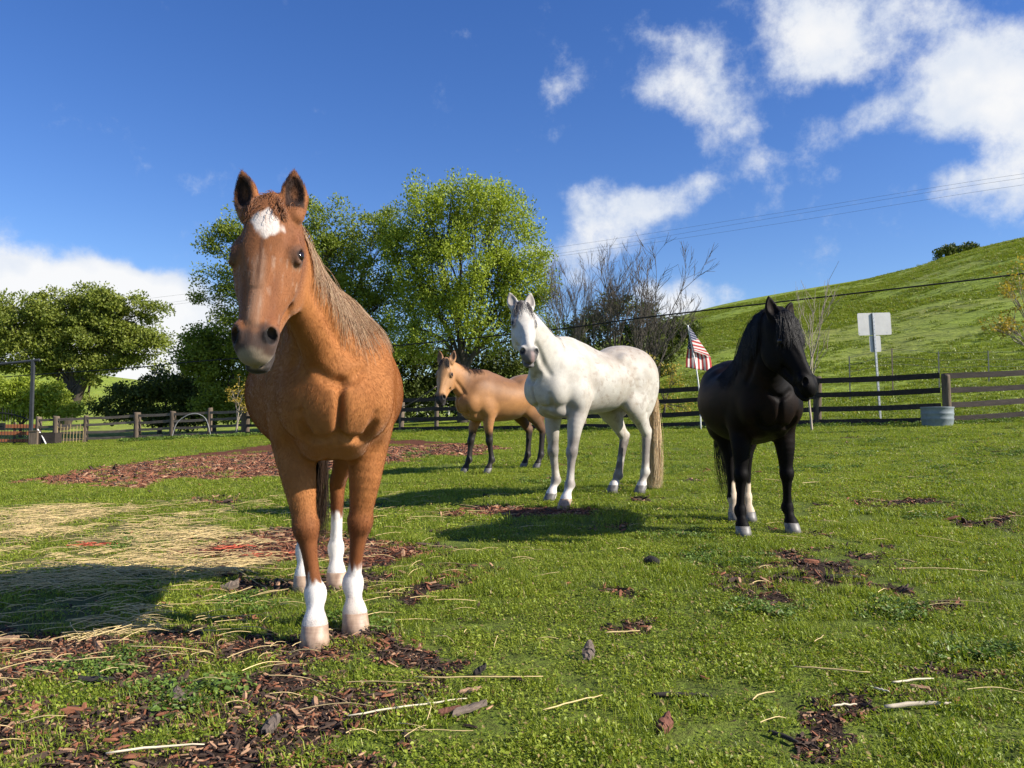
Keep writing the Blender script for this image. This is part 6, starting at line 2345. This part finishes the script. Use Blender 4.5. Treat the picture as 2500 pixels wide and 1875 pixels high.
    # ---- straw
    def straw_proto(L, r):
        k1, k2 = g.normal(0, 0.16), g.normal(0, 0.30)
        pts = [np.array([L * (t - 0.5), L * (k1 * t * (1 - t) * 2 + (k2 * (t - 0.7) if t > 0.7 else 0)) + g.normal(0, 0.0015), 0.004 + 0.010 * math.sin(t * 3.14)]) for t in np.linspace(0, 1, 7)]
        mb = MB().tube(pts, np.linspace(r, r * 0.55, 7), 4, cap=False)
        return mb.v, mb.f
    straws = [proto('a', *straw_proto(L, r), M_STRAW) for L, r in ((0.08, 0.0017), (0.12, 0.0019), (0.12, 0.0017), (0.18, 0.0021), (0.20, 0.0019), (0.26, 0.0023), (0.30, 0.0020), (0.36, 0.0025))]
    P, Rt, Sc = [], [], []
    x, y = view_points(60000, 2.4, 9.5, 0.2)
    bk, so, hy = masks(x, y)
    px = CX + FPX * x / y
    nn = vnoise(np.stack([x, y, x * 0], 1), 2.2, 3)
    pr = hy * np.clip((nn - 0.34) * 3.2, 0.05, 1) * 0.80 + (1 - hy) * np.clip((1350 - px) / 1250, 0.0, 1) ** 1.1 * 0.085 * np.clip(nn * 2 - 0.2, 0.2, 1.5) + 0.0026
    keep = rng.random(len(x)) < pr * np.clip(1.5 - y / 12, 0.4, 1.2) * np.clip((y - 1.2) / 2.2, 0.45, 1)
    x, y = x[keep], y[keep]
    k = len(x)
    lift = rng.uniform(0.008, 0.035, k)
    az = rng.normal(0.12, 0.45, k) + np.where(rng.random(k) < 0.25, rng.uniform(-1.5, 1.5, k), 0)
    scatter('straw', 'loose yellow straw strewn over the grass by the chestnut horse', 'straw', np.stack([x, y, land_z(x, y) + lift], 1),
            np.stack([rng.normal(0, 0.08, k), rng.normal(0, 0.10, k), az], 1), np.repeat(rng.uniform(0.7, 1.3, (k, 1)), 3, 1), rng.choice(8, k, p=(0.16, 0.17, 0.17, 0.15, 0.14, 0.10, 0.07, 0.04)), straws)

    # ---- bark chips
    def chip_proto(L, W, H):
        n = 7
        V = []
        for zz, sc in ((0, 1.0), (H, 0.82)):
            for j in range(n):
                t = 2 * math.pi * j / n
                V.append([L / 2 * sc * math.copysign(abs(math.cos(t)) ** 0.7, math.cos(t)) * g.uniform(0.75, 1.1), W / 2 * sc * math.copysign(abs(math.sin(t)) ** 0.7, math.sin(t)) * g.uniform(0.75, 1.1), zz + g.normal(0, H * 0.15)])
        F = [list(range(n))[::-1], list(range(n, 2 * n))] + [[j, (j + 1) % n, n + (j + 1) % n, n + j] for j in range(n)]
        return V, F
    chips = []
    for mt in (M_CHIP, M_CHIP, M_CHIP_DARK, M_CHIP_DARK, M_CHIP_PALE):
        for dims in ((0.040, 0.0095, 0.004), (0.068, 0.0145, 0.006)):
            chips.append(proto('a', *chip_proto(*dims), mt))
    P, Rt, Sc, Id = [], [], [], []
    for d0, d1, n, s0 in ((1.6, 4.0, 60000, 0.44), (4.0, 8.0, 50000, 0.7), (8.0, 22, 150000, 1.15)):
        x, y = view_points(n, d0, d1, 0.2)
        bk, so, hy = masks(x, y)
        pr = np.maximum(bk, so * 0.75) + 0.035 * (y < 5) * np.clip((1600 - (CX + FPX * x / y)) / 1200, 0.15, 1)
        keep = rng.random(n) < np.clip(pr, 0, 1)
        x, y, bk = x[keep], y[keep], bk[keep]
        k = len(x)
        P.append(np.stack([x, y, land_z(x, y) + rng.uniform(0.0, 0.012, k)], 1))
        Rt.append(np.stack([rng.normal(0, 0.35, k), rng.normal(0, 0.35, k), rng.uniform(0, 6.283, k)], 1))
        s = s0 * rng.lognormal(-0.05, 0.42, k)
        Sc.append(np.stack([s, s, s], 1))
        red = rng.integers(0, 4, k)
        drk = rng.integers(4, 8, k)
        pal = rng.integers(8, 10, k)
        u = rng.random(k)
        Id.append(np.where(u < np.where(bk > 0.5, 0.62, 0.30), red, np.where(u < 0.86, drk, pal)))
    scatter('bark_mulch', 'red brown bark chips spread over the bare patches', 'bark mulch', np.concatenate(P), np.concatenate(Rt), np.concatenate(Sc), np.concatenate(Id), chips)

    # ---- single pieces one can point at
    def piece(name, label, cat, px, py, L, W, H, az, mat, bend=0.0, tilt=0.0, group=None, shape='bark', lift=0.012):
        p = on_ground(px, py)
        gg = np.random.default_rng(int(px * 7 + py))
        if shape == 'stick':
            n = 9
            pts = np.array([(L * (t - 0.5), bend * math.sin(t * 3.14) + gg.normal(0, W * 0.06), 0.0010 * gg.normal() + tilt * (t - 0.5)) for t in np.linspace(0, 1, n)])
            mb = MB().tube(pts, W / 2 * np.array([0.75, 0.95, 1, 1.02, 0.98, 0.95, 0.9, 0.75, 0.45]), 8)
            o = mb.build(name, mat, smooth=True)
        else:
            n, m = 10, 5
            mb = MB()
            for k in range(n):
                t = k / (n - 1)
                w = W * (0.25 + 0.75 * math.sin(math.pi * min(max(t * 0.92 + 0.06, 0), 1)) ** 0.6) * gg.uniform(0.85, 1.1)
                for j in range(m):
                    u = j / (m - 1) * 2 - 1
                    mb.v.append([L * (t - 0.5) + gg.normal(0, 0.003), u * w / 2 + bend * math.sin(t * 3.14), H * (0.55 - 0.5 * u * u) + tilt * L * (t - 0.5) + gg.normal(0, H * 0.08)])
            for k in range(n):
                for j in range(m):
                    v = mb.v[k * m + j]
                    mb.v.append([v[0], v[1] * 0.92, v[2] - H * 0.5])
            q = n * m
            for k in range(n - 1):
                for j in range(m - 1):
                    a = k * m + j
                    mb.f.append([a, a + m, a + m + 1, a + 1])
                    mb.f.append([q + a, q + a + 1, q + a + m + 1, q + a + m])
                mb.f.append([k * m, q + k * m, q + (k + 1) * m, (k + 1) * m])
                e = k * m + m - 1
                mb.f.append([e, e + m, q + e + m, q + e])
            mb.f.append([j for j in range(m)] + [q + j for j in range(m)][::-1])
            e = (n - 1) * m
            mb.f.append([q + e + j for j in range(m)] + [e + j for j in range(m)][::-1])
            o = mb.build(name, mat)
        o.location = (p[0], p[1], p[2] + lift)
        o.rotation_euler = (0, 0, az)
        tag(o, label, cat, group)
        return o
    wood_grey = simple_mat('driftwood', (0.42, 0.36, 0.27), 0.8, 20, 0.3, 0.4, (0.4, 3, 3))
    wood_dark = simple_mat('dark_stick', (0.035, 0.028, 0.024), 0.85, 20, 0.4, 0.5, (0.4, 3, 3))
    bark_grey = simple_mat('bark_grey', (0.15, 0.115, 0.09), 0.9, 18, 0.5, 0.6, (0.4, 3, 3))
    bark_red = simple_mat('bark_red', (0.17, 0.07, 0.045), 0.85, 18, 0.5, 0.5)
    bark_tan = simple_mat('bark_tan', (0.36, 0.22, 0.13), 0.85, 18, 0.4, 0.4)
    straw_pale = simple_mat('straw_pale', (0.66, 0.57, 0.40), 0.6, 6, 0.2)
    piece('stick', 'thick bent bleached stick lying on the grass', 'stick', 2243, 1742, 0.235, 0.016, 0, 0.14, wood_grey, 0.016, 0, None, 'stick', 0.022)
    piece('stick', 'slim white peeled stick beside the bleached bent one', 'stick', 2230, 1680, 0.17, 0.008, 0, 0.25, straw_pale, 0.006, 0, None, 'stick', 0.022)
    piece('stick', 'short pale twig in the dark soil near the bleached stick', 'stick', 2062, 1740, 0.09, 0.007, 0, 0.2, straw_pale, 0.003, 0, None, 'stick', 0.02)
    piece('stick', 'stub of pale twig pointing into the bare soil', 'stick', 2153, 1703, 0.055, 0.007, 0, -0.9, straw_pale, 0.002, 0, None, 'stick', 0.02)
    piece('stick', 'charred black stick half sunk in the grass below the bleached stick', 'stick', 1912, 1815, 0.10, 0.016, 0, -0.95, wood_dark, 0.003, 0, None, 'stick', 0.015)
    piece('stick', 'dark rotten stick lying level in the lawn', 'stick', 1665, 1708, 0.20, 0.018, 0, -0.08, wood_dark, 0.006, 0, None, 'stick', 0.012)
    piece('stick', 'black weathered stick in the bare patch ahead of the black horse', 'stick', 2058, 1415, 0.19, 0.03, 0, -0.15, wood_dark, 0.006, 0, None, 'stick', 0.012)
    piece('straw_stalk', 'long pale straw stalk rising towards the chestnut horse', 'straw stalk', 1000, 1752, 0.40, 0.0065, 0, 0.42, straw_pale, 0.010, 0, 'long stalks on the lawn', 'stick', 0.028)
    piece('straw_stalk', 'very long level straw stalk across the lawn', 'straw stalk', 1170, 1676, 0.46, 0.0055, 0, 0.02, M_STRAW, 0.004, 0, 'long stalks on the lawn', 'stick', 0.03)
    piece('straw_stalk', 'slanting yellow stalk bent at its middle', 'straw stalk', 1400, 1740, 0.25, 0.005, 0, 0.62, M_STRAW, 0.010, 0, 'long stalks on the lawn', 'stick', 0.03)
    piece('straw_stalk', 'stalk lying across the chips at the bottom of the bare ground', 'straw stalk', 380, 1855, 0.26, 0.007, 0, 0.25, straw_pale, 0.012, 0, 'long stalks on the lawn', 'stick', 0.03)
    piece('straw_stalk', 'yellow stalk below the black horse, forked from a clod', 'straw stalk', 2030, 1655, 0.26, 0.006, 0, -0.28, M_STRAW, 0.006, 0, 'long stalks on the lawn', 'stick', 0.03)
    piece('straw_stalk', 'short curved stalk standing off the turf', 'straw stalk', 1865, 1722, 0.13, 0.005, 0, 0.7, M_STRAW, 0.014, 0, 'long stalks on the lawn', 'stick', 0.03)
    piece('straw_stalk', 'two-coloured stalk lying on the grass between the chips', 'straw stalk', 1520, 1560, 0.16, 0.006, 0, 0.25, M_STRAW, 0.004, 0, 'long stalks on the lawn', 'stick', 0.03)
    piece('bark_piece', 'upright grey brown bark flake casting a shadow', 'bark', 1437, 1613, 0.062, 0.05, 0.016, 1.35, bark_grey, 0, 0.9, 'bark pieces', lift=0.035)
    piece('bark_piece', 'long grey bark slab lying beside the pink flake', 'bark', 1146, 1752, 0.125, 0.034, 0.018, 0.55, bark_grey, 0.004, 0.1, 'bark pieces', lift=0.026)
    piece('bark_piece', 'pinkish curled bark flake', 'bark', 1095, 1755, 0.075, 0.032, 0.016, 0.35, bark_red, 0.004, 0.1, 'bark pieces', lift=0.026)
    piece('bark_piece', 'pale cream bark flake above the grey slab', 'bark', 1148, 1707, 0.065, 0.024, 0.012, 0.2, bark_tan, 0.002, 0.1, 'bark pieces', lift=0.026)
    piece('bark_piece', 'dark red bark nugget on the lawn', 'bark', 1622, 1790, 0.055, 0.05, 0.03, 0.9, bark_red, 0, 0.5, 'bark pieces', lift=0.026)
    piece('bark_piece', 'broad dark bark board among the chips', 'bark', 235, 1675, 0.15, 0.05, 0.018, -0.22, wood_dark, 0, 0.05, 'bark pieces', lift=0.02)
    piece('bark_piece', 'large grey bark wedge in the dark soil', 'bark', 660, 1795, 0.055, 0.05, 0.022, 1.1, bark_grey, 0, 0.6, 'bark pieces', lift=0.03)
    piece('bark_piece', 'grey curved bark shell at the edge of the chips', 'bark', 440, 1715, 0.07, 0.045, 0.02, 2.3, bark_grey, 0.008, 0.3, 'bark pieces', lift=0.026)
    piece('bark_piece', 'tan block of bark in the shadow edge', 'bark', 15, 1572, 0.10, 0.05, 0.024, 0.1, bark_tan, 0, 0.1, 'bark pieces', lift=0.02)
    piece('bark_piece', 'dark bark lump on the grass by the horse hooves', 'bark', 560, 1440, 0.10, 0.07, 0.04, 0.4, bark_grey, 0, 0.3, 'bark pieces', lift=0.02)
    piece('bark_piece', 'small dark bark flake above the long straw stalk', 'bark', 1172, 1655, 0.05, 0.04, 0.02, 0.3, wood_dark, 0, 0.5, 'bark pieces', lift=0.03)
    # dung lump
    p = on_ground(1600, 1382)
    bm = bmesh.new()
    for i in range(6):
        mtx = Matrix.Translation((random.uniform(-0.05, 0.05), random.uniform(-0.03, 0.03), 0.025 + 0.012 * random.random())) @ Matrix.Diagonal((0.035, 0.03, 0.026, 1))
        bmesh.ops.create_icosphere(bm, subdivisions=2, radius=1.0, matrix=mtx)
    me = bpy.data.meshes.new('dung_pile')
    bm.to_mesh(me)
    bm.free()
    me.materials.append(simple_mat('dung', (0.016, 0.014, 0.012), 0.8, 30, 0.4, 0.6))
    o = link(bpy.data.objects.new('dung_pile', me))
    o.location = p
    tag(o, 'small black lump of dung on the lawn', 'dung')
    # orange twine
    M_TWINE = simple_mat('twine', (0.42, 0.085, 0.045), 0.7, 20, 0.3)
    for px, py, w, lab in ((565, 1345, 0.16, 'tangle of red orange baling twine on the bark chips'), (655, 1362, 0.18, 'looser knot of orange twine closer to the chestnut horse'), (225, 1338, 0.22, 'strand of faded orange twine in the straw')):
        c = on_ground(px, py)
        k = 44
        t = np.linspace(0, 1, k)
        gg = np.random.default_rng(px)
        pts = np.stack([w * np.cumsum(gg.normal(0, 0.20, k)) * 0.6, w * np.cumsum(gg.normal(0, 0.16, k)) * 0.5, 0.02 + 0.02 * gg.random(k)], 1)
        pts[:, :2] -= pts[:, :2].mean(0)
        pts[:, :2] *= w / np.abs(pts[:, :2]).max()
        o = MB().tube(catmull(pts, 3), 0.0028, 5).build('baling_twine', M_TWINE, smooth=True)
        o.location = c
        tag(o, lab, 'twine', 'bits of orange twine')


build_scatter()
build_horses()
